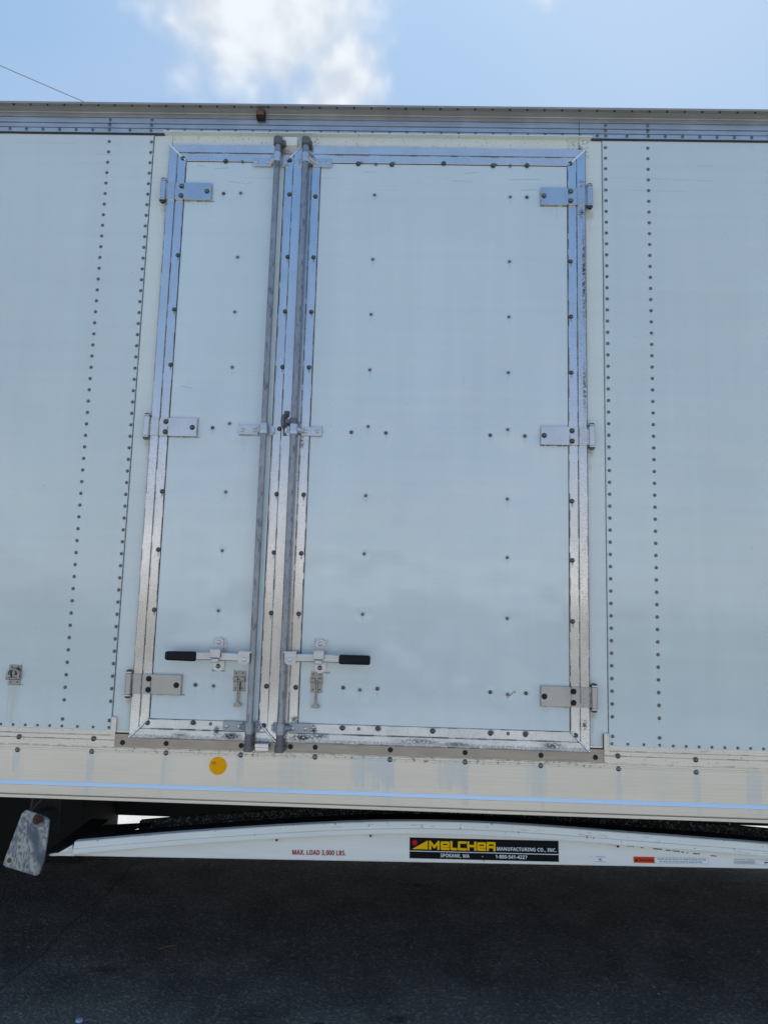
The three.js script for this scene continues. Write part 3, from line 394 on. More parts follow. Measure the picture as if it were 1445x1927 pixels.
for (const [x, y, d] of [[-0.739, 3.755, doorL], [-0.741, 1.318, doorL], [-0.144, 3.752, doorR], [0.45, 3.752, doorR], [-0.143, 1.317, doorR], [0.454, 1.317, doorR]]) place('rivet', frameRivet, M.rivet, x, y, ZB + 0.001, d);

// strap hinges ------------------------------------------------
function hinge(parent, side, y, nut, seed) {                      // side -1: knuckle at the left. Strap, welded knuckle, pin with washers, three bolts
  const xk = side < 0 ? -1.0815 : 0.7945, x0 = side < 0 ? -1.064 : 0.584, x1 = side < 0 ? -0.868 : 0.776;
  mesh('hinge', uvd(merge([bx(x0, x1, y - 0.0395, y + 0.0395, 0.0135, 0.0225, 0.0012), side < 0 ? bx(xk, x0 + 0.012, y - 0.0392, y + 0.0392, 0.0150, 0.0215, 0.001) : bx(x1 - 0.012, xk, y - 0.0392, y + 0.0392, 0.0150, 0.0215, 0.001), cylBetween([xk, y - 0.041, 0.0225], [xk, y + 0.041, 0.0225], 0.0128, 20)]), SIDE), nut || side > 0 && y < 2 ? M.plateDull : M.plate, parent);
  for (const s of [-0.049, 0.0425]) mesh('hinge_bracket', uvd(bx(xk - 0.012, xk + 0.012, y + s, y + s + 0.0065, -0.004, 0.036, 0.0015), SIDE), M.plate, parent);
  mesh('hinge_pin', merge([cylBetween([xk, y - 0.057, 0.0225], [xk, y + 0.056, 0.0225], 0.0058, 10), new THREE.CylinderGeometry(0.0105, 0.0105, 0.007, 6).translate(xk, y - 0.0535, 0.0225), cylBetween([xk, y + 0.049, 0.0225], [xk, y + 0.055, 0.0225], 0.0105, nut ? 6 : 16), cylBetween([xk, y - 0.0505, 0.0225], [xk, y - 0.049, 0.0225], 0.0138, 18), cylBetween([xk, y + 0.049, 0.0225], [xk, y + 0.0505, 0.0225], 0.0138, 18)]), nut ? M.rustHead : M.boltDark, parent);
  const bxp = side < 0 ? -1.0005 : 0.7125, ex = side < 0 ? -0.8865 : 0.5965;
  for (const [x, yy] of [[bxp, y + 0.0215], [bxp, y - 0.0225], [ex, y - 0.001]]) place('hinge_bolt', hexBolt, nut ? M.screw : seed ? M.boltDark : M.rivet, x, yy, 0.0225, parent, 1.12);
}
hinge(doorL, -1, 3.6065, 0, 0); hinge(doorL, -1, 2.5375, 0, 1); hinge(doorL, -1, 1.4685, 1, 1);
hinge(doorR, 1, 3.6075, 0, 0); hinge(doorR, 1, 2.536, 0, 1); hinge(doorR, 1, 1.4685, 1, 1);

// lock rods, cams and guides -----------------------------------
const RZ = 0.047;
function lockRod(parent, x, side) {
  mesh('lock_rod', uvd(cylBetween([x, 1.262, RZ], [x, 3.832, RZ], 0.0134, 24), METRE), M.galv, parent);
  for (const [y0, y1, s] of [[3.812, 3.846, 1], [1.224, 1.2505, -1]]) mesh('rod_cam', merge([cylBetween([x, y0, RZ], [x, y1, RZ], 0.0185, 24), cylBetween([x, y0 + 0.003, RZ], [x, y1 - 0.003, RZ], 0.0196, 24), bx(x + 0.004, x + 0.034 * (side < 0 ? 1 : -1) + (side < 0 ? 0 : 0.06), y0 + 0.006, y1 - 0.006, RZ - 0.026, RZ - 0.004, 0.003)].map((g) => g)), M.darkIron, parent);
  if (true) mesh('rod_cam', uvd(cylBetween([x, 1.2506, RZ], [x, 1.292, RZ], 0.0155, 24)), M.darkIron, parent);
  for (const y of [3.751, 2.5315, 1.313]) {                        // two-bolt guide: strap with a swaged collar round the rod
    const far = x + side * 0.114, mid = x + side * 0.030;
    const pl = [Math.min(far, mid), Math.max(far, mid)], zb = 0.0135;
    const gs = [bx(pl[0], pl[1], y - 0.0195, y + 0.0195, zb, zb + 0.0065, 0.0012), cylBetween([x, y - 0.021, RZ], [x, y - 0.006, RZ], 0.0178, 28), cylBetween([x, y - 0.0062, RZ], [x, y + 0.002, RZ], 0.0196, 28, 0.0188), cylBetween([x, y + 0.002, RZ], [x, y + 0.0215, RZ], 0.0186, 28, 0.0172)];
    gs.push(cylBetween([x + side * 0.040, y, 0.012], [x + side * 0.008, y, RZ + 0.004], 0.0115, 14, 0.0135));
    gs.push(bx(x - side * 0.034 - 0.006, x - side * 0.034 + 0.006, y - 0.012, y + 0.012, 0.0135, 0.030, 0.002), bx(Math.min(x, x - side * 0.034), Math.max(x, x - side * 0.034), y - 0.0195, y + 0.0195, zb - 0.001, zb + 0.010, 0.001));
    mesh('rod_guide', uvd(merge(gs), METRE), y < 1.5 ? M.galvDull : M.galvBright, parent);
    for (const v of [0.047, 0.097]) place('rivet', domeProto(0.0092, 0.0058, 16), M.zinc, x + side * v, y, zb + 0.0065, parent);
  }
}
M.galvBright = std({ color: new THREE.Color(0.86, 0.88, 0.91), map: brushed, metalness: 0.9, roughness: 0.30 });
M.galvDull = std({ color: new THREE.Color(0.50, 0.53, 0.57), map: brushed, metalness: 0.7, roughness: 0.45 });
lockRod(doorL, -0.5765, -1); lockRod(doorR, -0.4525, 1);
mesh('rod_stop', merge([cylBetween([-0.4525, 2.5535, RZ], [-0.4525, 2.5785, RZ], 0.0188, 24), bx(-0.490, -0.462, 2.557, 2.5745, RZ - 0.016, RZ + 0.004, 0.003)]), M.darkIron, doorR, 'dark collar on the right lock rod at mid height');
{ const c = new THREE.CatmullRomCurve3([[-0.483, 2.614, 0.016], [-0.488, 2.600, 0.020], [-0.496, 2.592, 0.034], [-0.500, 2.570, 0.044], [-0.498, 2.552, 0.040], [-0.494, 2.540, 0.020], [-0.492, 2.520, 0.016]].map((p) => new THREE.Vector3(...p))); const g = new THREE.TubeGeometry(c, 30, 0.0085, 8); mesh('strike', merge([g, bx(-0.499, -0.478, 2.594, 2.618, 0.012, 0.022, 0.002), bx(-0.501, -0.483, 2.511, 2.533, 0.012, 0.021, 0.002), dome(-0.489, 2.606, 0.022, 0.005, 0.004), dome(-0.492, 2.521, 0.021, 0.005, 0.004)]), M.darkIron, doorL, 'dark bent strike beside the right lock rod'); }

// cam handles --------------------------------------------------
function handle(parent, xr, side, y, labelGrip) {                  // side -1: the handle points left
  const X = (v) => xr + side * v, z = 0.056;
  mesh('handle_hub', uvd(merge([roundRect(Math.min(X(0.008), X(0.054)), Math.max(X(0.008), X(0.054)), y - 0.026, y + 0.025, [0.016, 0.016, 0.002, 0.002], 0.004, z + 0.010), roundRect(Math.min(X(0.008), X(0.054)), Math.max(X(0.008), X(0.054)), y - 0.026, y + 0.025, [0.016, 0.016, 0.002, 0.002], 0.004, z - 0.020), bx(Math.min(X(0.0), X(0.054)), Math.max(X(0.0), X(0.054)), y + 0.0185, y + 0.026, z - 0.020, z + 0.014, 0.002)]), METRE), M.zinc, parent);
  mesh('handle_pivot', merge([dome(X(0.030), y - 0.006, z + 0.0148, 0.0088, 0.0035, 18)]), M.galvBright, parent);
  const bar = [], n = 26; const path = (t) => [X(mix(0.045, 0.235, t)), y + 0.000 + 0.002 * Math.sin(t * 3), z + 0.004 - 0.006 * Math.sin(t * Math.PI)];
  const sh = []; for (let k = 0; k < n; k++) { const a = path(k / n), b = path((k + 1) / n); const w = 0.0155; sh.push([a, b, w]); }
  const P = []; for (const [a, b, w] of sh) { const d = 0.0045; const c = (p, s, q) => [p[0], p[1] + s * w, p[2] + q * d]; const quad = (p, q, r, s) => P.push(...p, ...q, ...r, ...p, ...r, ...s); const e = (p) => [[p[0], p[1] - w, p[2] - d], [p[0], p[1] - w, p[2] + d * 0.6], [p[0], p[1] - w + 0.003, p[2] + d], [p[0], p[1] + w - 0.003, p[2] + d], [p[0], p[1] + w, p[2] + d * 0.6], [p[0], p[1] + w, p[2] - d]]; const A = e(a), B = e(b); for (let k = 0; k < 6; k++) { const k2 = (k + 1) % 6; side > 0 ? quad(A[k], B[k], B[k2], A[k2]) : quad(A[k], A[k2], B[k2], B[k]); } }
  const g = new THREE.BufferGeometry(); g.setAttribute('position', new THREE.Float32BufferAttribute(P, 3)); g.computeVertexNormals();
  mesh('handle_bar', uvd(g), M.zinc, parent);
  // rubber grip: slightly wavy rounded sleeve
  const gp = new RoundedBoxGeometry(0.126, 0.0385, 0.024, 5, 0.010), p = gp.attributes.position; for (let i = 0; i < p.count; i++) { const x = p.getX(i); p.setY(i, p.getY(i) * (1 + 0.03 * Math.sin(x * 130) + (x * side > 0.05 ? -0.04 : 0))); } gp.computeVertexNormals();
  mesh('handle_grip', uvd(gp.translate(X(0.287), y - 0.0005, z + 0.006)), M.rubber, parent, labelGrip);
  // catch plate behind the handle, with a hasp folded over it
  const xc = X(0.1455);
  mesh('handle_catch', uvd(merge([roundRect(xc - 0.0245, xc + 0.0245, y - 0.062, y + 0.071, 0.0225, 0.004, 0.009), roundRect(xc - 0.008, xc + 0.030, y + 0.012, y + 0.0715, [0.002, 0.002, 0.02, 0.02], 0.004, 0.0075)]), METRE), M.zinc, parent);
  mesh('handle_hasp', uvd(merge([roundRect(xc - 0.0215, xc + 0.0180, y + 0.016, y + 0.074, [0.001, 0.001, 0.018, 0.018], 0.004, 0.0155), bx(xc - 0.0215, xc + 0.0195, y + 0.012, y + 0.0335, 0.016, 0.070, 0.003), bx(xc - 0.0225, xc + 0.0195, y - 0.001, y + 0.0325, z + 0.012, z + 0.019, 0.003), cylBetween([xc - 0.0215, y + 0.001, z + 0.013], [xc + 0.0185, y + 0.001, z + 0.013], 0.0062, 12), bx(xc - 0.016, xc + 0.012, y - 0.022, y - 0.005, 0.013, z + 0.0145, 0.004)]), METRE), M.zinc, parent);
  mesh('catch_bolt', merge([new THREE.CylinderGeometry(0.0145, 0.0145, 0.002, 24).rotateX(Math.PI / 2).translate(xc - 0.001, y + 0.056, 0.0205), dome(xc - 0.001, y + 0.056, 0.021, 0.0098, 0.0075, 16)]), M.galvBright, parent);
  mesh('catch_bolt', dome(xc - 0.001, y - 0.041, 0.013, 0.0098, 0.0065, 16), M.rivet, parent);
}
handle(doorL, -0.5765, -1, 1.5885, 'black rubber grip of the left handle'); handle(doorR, -0.4525, 1, 1.5935, 'black rubber grip of the right handle');

// hold-back latches -------------------------------------------
function holdback(parent, x, y, label, zb = 0.0085, lever = false) {
  const screws = [[-0.0135, 0.030], [0.0135, 0.030], [-0.0135, -0.030], [0.0135, -0.030]].map(([a, b]) => dome(x + a, y + b, zb + 0.003, 0.0038, 0.0022, 10));
  if (!lever) {
    mesh('holdback', merge([bx(x - 0.0235, x + 0.0235, y - 0.0395, y + 0.0395, zb, zb + 0.003, 0.0008), bx(x - 0.0245, x - 0.005, y + 0.000, y + 0.016, zb + 0.002, zb + 0.013, 0.004), bx(x + 0.005, x + 0.0245, y + 0.000, y + 0.016, zb + 0.002, zb + 0.013, 0.004), bx(x - 0.0245, x + 0.0245, y - 0.004, y + 0.004, zb + 0.006, zb + 0.014, 0.003)]), M.stainless, parent, label);
    const rod = (dx) => new THREE.CatmullRomCurve3([[x + dx * 5.4, y - 0.001, zb + 0.013], [x + dx * 1.5, y - 0.003, zb + 0.015], [x + dx, y - 0.012, zb + 0.016], [x + dx, y - 0.05, zb + 0.015], [x + dx, y - 0.088, zb + 0.014]].map((q) => new THREE.Vector3(...q)));
    mesh('holdback_hook', merge([new THREE.TubeGeometry(rod(-0.0032), 24, 0.0026, 8), new THREE.TubeGeometry(rod(0.0032), 24, 0.0026, 8), bx(x - 0.003, x + 0.003, y - 0.09, y - 0.010, zb + 0.0115, zb + 0.0145), plateShape([[x - 0.0035, y - 0.086], [x + 0.0035, y - 0.086], [x + 0.006, y - 0.090], [x + 0.016, y - 0.095], [x + 0.016, y - 0.100], [x - 0.016, y - 0.100], [x - 0.016, y - 0.095], [x - 0.006, y - 0.090]], 0.004, 0.0012).translate(0, 0, zb + 0.011)]), M.stainless, parent);
  } else {
    mesh('holdback', merge([bx(x - 0.0245, x + 0.0245, y - 0.0395, y + 0.0395, zb, zb + 0.003, 0.0008), bx(x - 0.006, x + 0.006, y - 0.012, y + 0.02, zb + 0.002, zb + 0.014, 0.003)]), M.stainless, parent, label);
    const arc = new THREE.CatmullRomCurve3([[x - 0.022, y - 0.012, zb + 0.014], [x - 0.022, y + 0.008, zb + 0.016], [x - 0.012, y + 0.020, zb + 0.017], [x + 0.012, y + 0.020, zb + 0.017], [x + 0.022, y + 0.008, zb + 0.016], [x + 0.022, y - 0.012, zb + 0.014]].map((q) => new THREE.Vector3(...q)));
    mesh('holdback_hook', merge([new THREE.TubeGeometry(arc, 30, 0.0048, 8), cylBetween([x - 0.029, y - 0.014, zb + 0.012], [x + 0.026, y - 0.014, zb + 0.012], 0.0058, 14), bx(x - 0.020, x - 0.008, y - 0.012, y + 0.002, zb + 0.01, zb + 0.020, 0.004), bx(x + 0.008, x + 0.020, y - 0.012, y + 0.002, zb + 0.01, zb + 0.020, 0.004)]), M.stainless, parent);
  }
  stuff(mesh('holdback_screw', merge(screws), M.rivet, parent));
}
holdback(doorL, -0.634, 1.492, 'steel hold-back latch below the left handle'); holdback(doorR, -0.3195, 1.496, 'steel hold-back latch below the right handle');
holdback(trailer, -1.562, 1.488, 'steel hold-back latch on the left side panel', 0.0, true);

// running gear and what hangs under the floor ------------------
for (let k = 0; k < 40; k++) { const x = -6.0 + k * 0.305; mesh('crossmember', merge([bx(x, x + 0.006, 1.06, 1.16, BACK + 0.05, -0.07), bx(x - 0.03, x + 0.036, 1.052, 1.06, BACK + 0.05, -0.07)]), M.under, trailer); }
mesh('belly_box', bx(-2.07, 2.48, 0.165, 1.045, -2.58, -2.50, 0.01), M.under, trailer); mesh('belly_box', bx(-4.2, -2.075, 0.02, 1.045, -2.58, -1.95, 0.01), M.under, trailer); mesh('belly_box', bx(2.485, 4.0, 0.245, 1.045, -2.585, -2.50, 0.01), M.under, trailer);
for (const z of [-0.35, -2.25]) { mesh('landing_leg', merge([bx(-5.0, -4.86, 0.05, 1.05, z - 0.07, z + 0.07, 0.01), bx(-5.06, -4.8, 0, 0.05, z - 0.13, z + 0.13, 0.008)]), M.under, trailer); }
for (const x of [4.5, 5.75]) for (const z of [-0.28, -2.32]) { const w = new THREE.Group(); w.name = numbered('wheel'); trailer.add(w); w.position.set(x, 0.5, z); mesh('tyre', new THREE.LatheGeometry([[0.28, -0.13], [0.44, -0.135], [0.49, -0.11], [0.5, 0], [0.49, 0.11], [0.44, 0.135], [0.28, 0.13]].map(([a, b]) => new THREE.Vector2(a, b)), 40).rotateX(Math.PI / 2), M.tyre, w); mesh('rim', new THREE.CylinderGeometry(0.285, 0.285, 0.2, 32).rotateX(Math.PI / 2), M.plate, w); }

// ---------------------------------------------------------------- the loading ramp slung under the trailer
const ramp = thing('loading_ramp', 'long white arched walk ramp with a black and yellow maker decal, slung under the trailer', 'ramp');
const topC = new THREE.CatmullRomCurve3([[-1.273, 0.834], [-0.931, 0.874], [-0.399, 0.9265], [-0.037, 0.9525], [0.28, 0.9605], [0.555, 0.9565], [0.974, 0.940], [1.483, 0.9185], [1.9, 0.893], [2.3, 0.862]].map(([x, y]) => new THREE.Vector3(x, y, 0)));
const bot = (x) => 0.778 + 0.0165 * (x + 1.365);
function rampRail(dz, dy, x0 = -1.273, m = M.ramp, rect = RAMP) {
  const st = []; for (let k = 0; k <= 90; k++) { const p = topC.getPoint(k / 90); if (p.x >= x0 - 0.001) st.push([p.x, p.y]); }
  const ring = ([x, t]) => { const b = bot(x), l = Math.max(t - 0.047, b + 0.006); return [[-0.040, t - 0.020], [-0.036, t - 0.002], [-0.032, t], [-0.007, t], [-0.004, t - 0.0022], [-0.001, t - 0.024], [-0.0026, t - 0.0252], [0.0035, t - 0.0268], [0.0062, l + 0.006], [0.0050, l + 0.0012], [-0.0015, l - 0.0012], [-0.0115, l - 0.003], [-0.0090, (l + b) / 2], [-0.0065, b + 0.003], [-0.008, b], [-0.045, b]].map(([z, y]) => [x, y + dy, z + dz]); };
  const P = []; for (let k = 0; k + 1 < st.length; k++) { const A = ring(st[k]), B = ring(st[k + 1]); for (let i = 0; i < A.length; i++) { const j = (i + 1) % A.length; P.push(...A[i], ...B[j], ...B[i], ...A[i], ...A[j], ...B[j]); } }
  for (const [R0, f] of [[ring(st[0]), 1], [ring(st[st.length - 1]), -1]]) for (let i = 1; i + 1 < R0.length; i++) f > 0 ? P.push(...R0[0], ...R0[i + 1], ...R0[i]) : P.push(...R0[0], ...R0[i], ...R0[i + 1]);
  const g = new THREE.BufferGeometry(); g.setAttribute('position', new THREE.Float32BufferAttribute(P, 3)); g.computeVertexNormals(); return uvd(g, rect);
}
mesh('side_rail', rampRail(-0.02, 0), M.ramp, ramp);
mesh('side_rail', rampRail(-0.47, -0.068, -1.18, M.grit, METRE), M.grit, ramp, 'grit speckled far rail of the ramp');
{ const P = []; for (let k = 0; k < 60; k++) { const a = topC.getPoint(k / 60), b = topC.getPoint((k + 1) / 60), q = (p, z) => [p.x, p.y - 0.008 - 0.092 * ((-0.05 - z) / 0.41), z]; const A = q(a, -0.05), B = q(b, -0.05), C = q(b, -0.46), E2 = q(a, -0.46); P.push(...A, ...B, ...C, ...A, ...C, ...E2); for (const [u, v, s, w] of [[A, B, C, E2]]) { const d = (p) => [p[0], p[1] - 0.012, p[2]]; P.push(...d(u), ...d(s), ...d(v), ...d(u), ...d(w), ...d(s)); } } const g = new THREE.BufferGeometry(); g.setAttribute('position', new THREE.Float32BufferAttribute(P, 3)); g.computeVertexNormals(); mesh('deck', uvd(g), M.blackGrit, ramp); }
{ const g = new THREE.BufferGeometry(), c = [[-1.272, 0.822, -0.05], [-1.36, 0.788, -0.045], [-1.335, 0.758, -0.47], [-1.115, 0.778, -0.462]], d = c.map(([x, y, z]) => [x, y - 0.012, z]); const P = []; for (const k of [[0, 1, 2], [0, 2, 3]]) { for (const i of k) P.push(...c[i]); for (const i of [...k].reverse()) P.push(...d[i]); } for (let i = 0; i < 4; i++) { const j = (i + 1) % 4; P.push(...c[i], ...d[i], ...c[j], ...c[j], ...d[i], ...d[j]); } g.setAttribute('position', new THREE.Float32BufferAttribute(P, 3)); g.computeVertexNormals(); mesh('deck_end', uvd(g), M.blackGrit, ramp); }
// pointed foot of the ramp, torn at the tip
mesh('ramp_foot', uvd(merge([plateShape([[-1.273, 0.832], [-1.279, 0.806], [-1.300, 0.798], [-1.335, 0.787], [-1.352, 0.786], [-1.374, 0.781], [-1.37, 0.776], [-1.33, 0.7785], [-1.273, 0.7795]].reverse(), 0.006, 0.001).translate(0, 0, -0.034), plateShape([[-1.28, 0.822], [-1.335, 0.790], [-1.300, 0.7965], [-1.279, 0.804]], 0.005, 0.001).translate(0, 0, -0.024)]), RAMP), M.ramp, ramp);
mesh('ramp_hinge', merge([bx(-1.39, -1.31, 0.782, 0.79, -0.45, -0.03, 0.003), cylBetween([-1.375, 0.785, -0.46], [-1.375, 0.785, -0.012], 0.005, 10)]), M.under, ramp);
{ const g = []; for (const x of [-0.085, 0.895, -0.46]) { const t = topC.getPoints(200).reduce((a, p) => Math.abs(p.x - x) < Math.abs(a.x - x) ? p : a).y; g.push(cylBetween([x - 0.003, t - 0.054, -0.024], [x + 0.004, t - 0.0535, -0.024], 0.004, 8)); } stuff(mesh('drain_hole', merge(g), M.screw, ramp)); }

const rampTops = topC.getPoints(400), rampFace = (x, y) => { const t = rampTops.reduce((a, p) => Math.abs(p.x - x) < Math.abs(a.x - x) ? p : a).y, l = t - 0.050, b = bot(x) + 0.003, k = (l - y) / (l - b); return [-0.02 + mix(-0.0115, -0.0065, k), Math.atan(0.005 / (l - b))]; };
// ---- the lettering on the ramp
function sign(name, label, w, h, pxw, draw, x, y, tilt) {
  const c = document.createElement('canvas'); c.width = pxw; c.height = Math.round(pxw * h / w); const k = c.getContext('2d'); draw(k, c.width, c.height);
  const t = new THREE.CanvasTexture(c); t.colorSpace = THREE.SRGBColorSpace; t.magFilter = THREE.LinearFilter; t.anisotropy = 8;
  const o = mesh(name, new THREE.BoxGeometry(w, h, 0.0007), phy({ map: t, roughness: 0.6, specularIntensity: 0.25 }), ramp, label); const [fz, lean] = rampFace(x, y); o.position.set(x, y, fz + 0.0016); o.rotation.set(-lean, 0, tilt); return o;
}
const WHITE = '#e6e6e1', TILT = 0.0125;
const fit = (k, s, x, y, w, h, font) => { k.save(); k.font = font; k.textBaseline = 'alphabetic'; k.textAlign = 'left'; const m = k.measureText(s), px = parseFloat(font.match(/([\d.]+)px/)[1]); k.translate(x, y + h); k.scale(w / m.width, h / (px * 0.73)); k.fillText(s, 0, 0); k.restore(); };
sign('maker_decal', 'black maker decal with yellow lettering and a red dot', 0.590, 0.0775, 2048, (k, W, H) => {
  k.fillStyle = '#101216'; k.fillRect(0, 0, W, H); k.fillStyle = WHITE; k.fillRect(0, H * 0.632, W, H * 0.038);
  k.fillStyle = '#c8141c'; k.beginPath(); k.arc(W * 0.034, H * 0.245, H * 0.135, 0, 7); k.fill();
  k.fillStyle = '#f6bd00'; k.beginPath(); k.moveTo(W * 0.016, H * 0.555); k.lineTo(W * 0.122, H * 0.12); k.lineTo(W * 0.122, H * 0.555); k.closePath(); k.fill();
  // heavy squared letters M e L C H e R
  const y0 = H * 0.125, y1 = H * 0.565, lw = H * 0.115, hh = y1 - y0, a = lw / 2; k.strokeStyle = '#f6bd00'; k.lineWidth = lw; k.lineJoin = 'round'; k.lineCap = 'butt';
  const P = (pts) => { k.beginPath(); pts.forEach(([x, y], i) => i ? k.lineTo(x, y) : k.moveTo(x, y)); k.stroke(); };
  let x = W * 0.128; const lt = {
    M: (x, w) => { P([[x + a * 1.3, y1], [x + a * 1.3, y0 + a], [x + w * 0.5, y0 + hh * 0.72], [x + w - a * 1.3, y0 + a], [x + w - a * 1.3, y1]]); },
    e: (x, w) => { P([[x + w, y1 - a], [x + a, y1 - a], [x + a, y0 + a + hh * 0.06], [x + w - a, y0 + a + hh * 0.06], [x + w - a, y0 + hh * 0.58], [x + a, y0 + hh * 0.58]]); },
    L: (x, w) => P([[x + a, y0], [x + a, y1 - a], [x + w, y1 - a]]), C: (x, w) => P([[x + w, y0 + a], [x + a, y0 + a], [x + a, y1 - a], [x + w, y1 - a]]),
    H: (x, w) => { P([[x + a, y0], [x + a, y1]]); P([[x + w - a, y0], [x + w - a, y1]]); P([[x, (y0 + y1) / 2], [x + w, (y0 + y1) / 2]]); },
    R: (x, w) => { P([[x + a, y1], [x + a, y0 + a], [x + w - a, y0 + a], [x + w - a, y0 + hh * 0.56], [x + a, y0 + hh * 0.56]]); P([[x + w * 0.72, y0 + hh * 0.56], [x + w - a, y0 + hh * 0.72], [x + w - a, y1]]); } };
  for (const [ch, w] of [['M', 0.076], ['e', 0.060], ['L', 0.047], ['C', 0.058], ['H', 0.062], ['e', 0.060], ['R', 0.060]]) { lt[ch](x, W * w); x += W * (w + 0.0045); }
  k.fillStyle = WHITE; fit(k, 'MANUFACTURING CO., INC.', W * 0.583, H * 0.355, W * 0.405, H * 0.175, `bold ${Math.round(H * 0.3)}px sans-serif`);
  fit(k, 'SPOKANE, WA', W * 0.207, H * 0.735, W * 0.195, H * 0.175, `bold ${Math.round(H * 0.3)}px sans-serif`); fit(k, '1-800-541-4227', W * 0.575, H * 0.735, W * 0.215, H * 0.17, `bold ${Math.round(H * 0.3)}px sans-serif`);
  k.beginPath(); k.arc(W * 0.49, H * 0.835, H * 0.025, 0, 7); k.fill();
}, 0.3675, 0.8590, 0.0105);
{ const font = await new FontLoader().loadAsync('fonts/droid/droid_sans_bold.typeface.json'), g = new TextGeometry('MAX. LOAD 3,000 LBS.', { font, size: 0.0185, depth: 0.0006, curveSegments: 4, bevelEnabled: false }); g.computeBoundingBox(); const w = g.boundingBox.max.x - g.boundingBox.min.x; g.translate(-g.boundingBox.min.x - w / 2, -0.0092, 0).scale(0.214 / w, 1, 1); const o = mesh('load_marking', g, phy({ color: new THREE.Color(0.42, 0.006, 0.012), roughness: 0.8, specularIntensity: 0.2 }), ramp, 'red load marking on the ramp'); const [fz, lean] = rampFace(-0.2875, 0.8255); o.position.set(-0.2875, 0.8255, fz + 0.001); o.rotation.set(-lean, 0, 0.0185); }
sign('flag_sticker', 'small white sticker with a flag star', 0.046, 0.0245, 384, (k, W, H) => {
  k.fillStyle = '#f0f0ee'; k.fillRect(0, 0, W, H); k.fillStyle = '#25306e'; fit(k, 'MADE IN USA', W * 0.08, H * 0.08, W * 0.84, H * 0.13, 'bold 40px sans-serif'); k.fillRect(W * 0.06, H * 0.84, W * 0.88, H * 0.04);
  k.beginPath(); for (let i = 0; i < 10; i++) { const r = (i % 2 ? 0.15 : 0.36) * H, a = i * Math.PI / 5 - Math.PI / 2; k.lineTo(W * 0.5 + r * 1.2 * Math.cos(a), H * 0.54 + r * Math.sin(a)); } k.closePath(); k.save(); k.clip(); k.fillStyle = '#c8323c'; k.fillRect(0, 0, W, H); k.fillStyle = '#f0f0ee'; for (let i = 0; i < 6; i++) k.fillRect(0, H * (0.2 + i * 0.13), W, H * 0.055); k.fillStyle = '#25306e'; k.fillRect(0, 0, W * 0.48, H * 0.55); k.restore();
}, 0.8265, 0.8385, TILT);
sign('warning_label', 'orange and white warning label', 0.294, 0.0225, 2048, (k, W, H) => {
  k.fillStyle = '#f0efea'; k.fillRect(0, 0, W, H); k.strokeStyle = '#3a4a86'; k.lineWidth = H * 0.03; k.strokeRect(W * 0.285, H * 0.04, W * 0.71, H * 0.92); k.fillStyle = '#e2491a'; k.fillRect(0, 0, W * 0.28, H);
  k.fillStyle = '#16140f'; k.beginPath(); k.moveTo(W * 0.012, H * 0.78); k.lineTo(W * 0.036, H * 0.22); k.lineTo(W * 0.06, H * 0.78); k.closePath(); k.fill(); fit(k, 'WARNING', W * 0.066, H * 0.27, W * 0.2, H * 0.5, 'bold 90px sans-serif');
  k.fillStyle = '#2b3a78'; fit(k, 'UNSAFE USE MAY RESULT IN SERIOUS INJURY OR LOSS.', W * 0.31, H * 0.17, W * 0.66, H * 0.25, 'bold 60px sans-serif'); fit(k, 'SEE DETAILED INSTRUCTIONS ON RAMP BOTTOM.', W * 0.34, H * 0.56, W * 0.58, H * 0.25, 'bold 60px sans-serif');
}, 1.1035, 0.8435, TILT);
sign('instruction_label', 'small white label of black fine print with a drawing', 0.162, 0.0215, 1024, (k, W, H) => {
  k.fillStyle = '#eeeeea'; k.fillRect(0, 0, W, H); k.fillStyle = '#24262c'; fit(k, 'USE & STORAGE OF LOADING RAMP', W * 0.01, H * 0.08, W * 0.5, H * 0.16, 'bold 50px sans-serif'); for (let r = 0; r < 4; r++) for (let q = 0, X = 0.01; X < 0.5; q++) { const l = 0.012 + 0.03 * PERM[r * 40 + q]; k.fillRect(W * X, H * (0.36 + r * 0.15), W * Math.min(l, 0.51 - X), H * 0.075); X += l + 0.008; }
  k.strokeStyle = '#6a6c70'; k.lineWidth = H * 0.03; k.strokeRect(W * 0.54, H * 0.06, W * 0.45, H * 0.88); k.beginPath(); k.moveTo(W * 0.56, H * 0.8); k.lineTo(W * 0.70, H * 0.25); k.lineTo(W * 0.80, H * 0.22); k.stroke(); k.beginPath(); k.arc(W * 0.745, H * 0.78, H * 0.12, 0, 7); k.stroke(); k.fillRect(W * 0.73, H * 0.45, W * 0.24, H * 0.2);
}, 1.43, 0.8485, TILT);

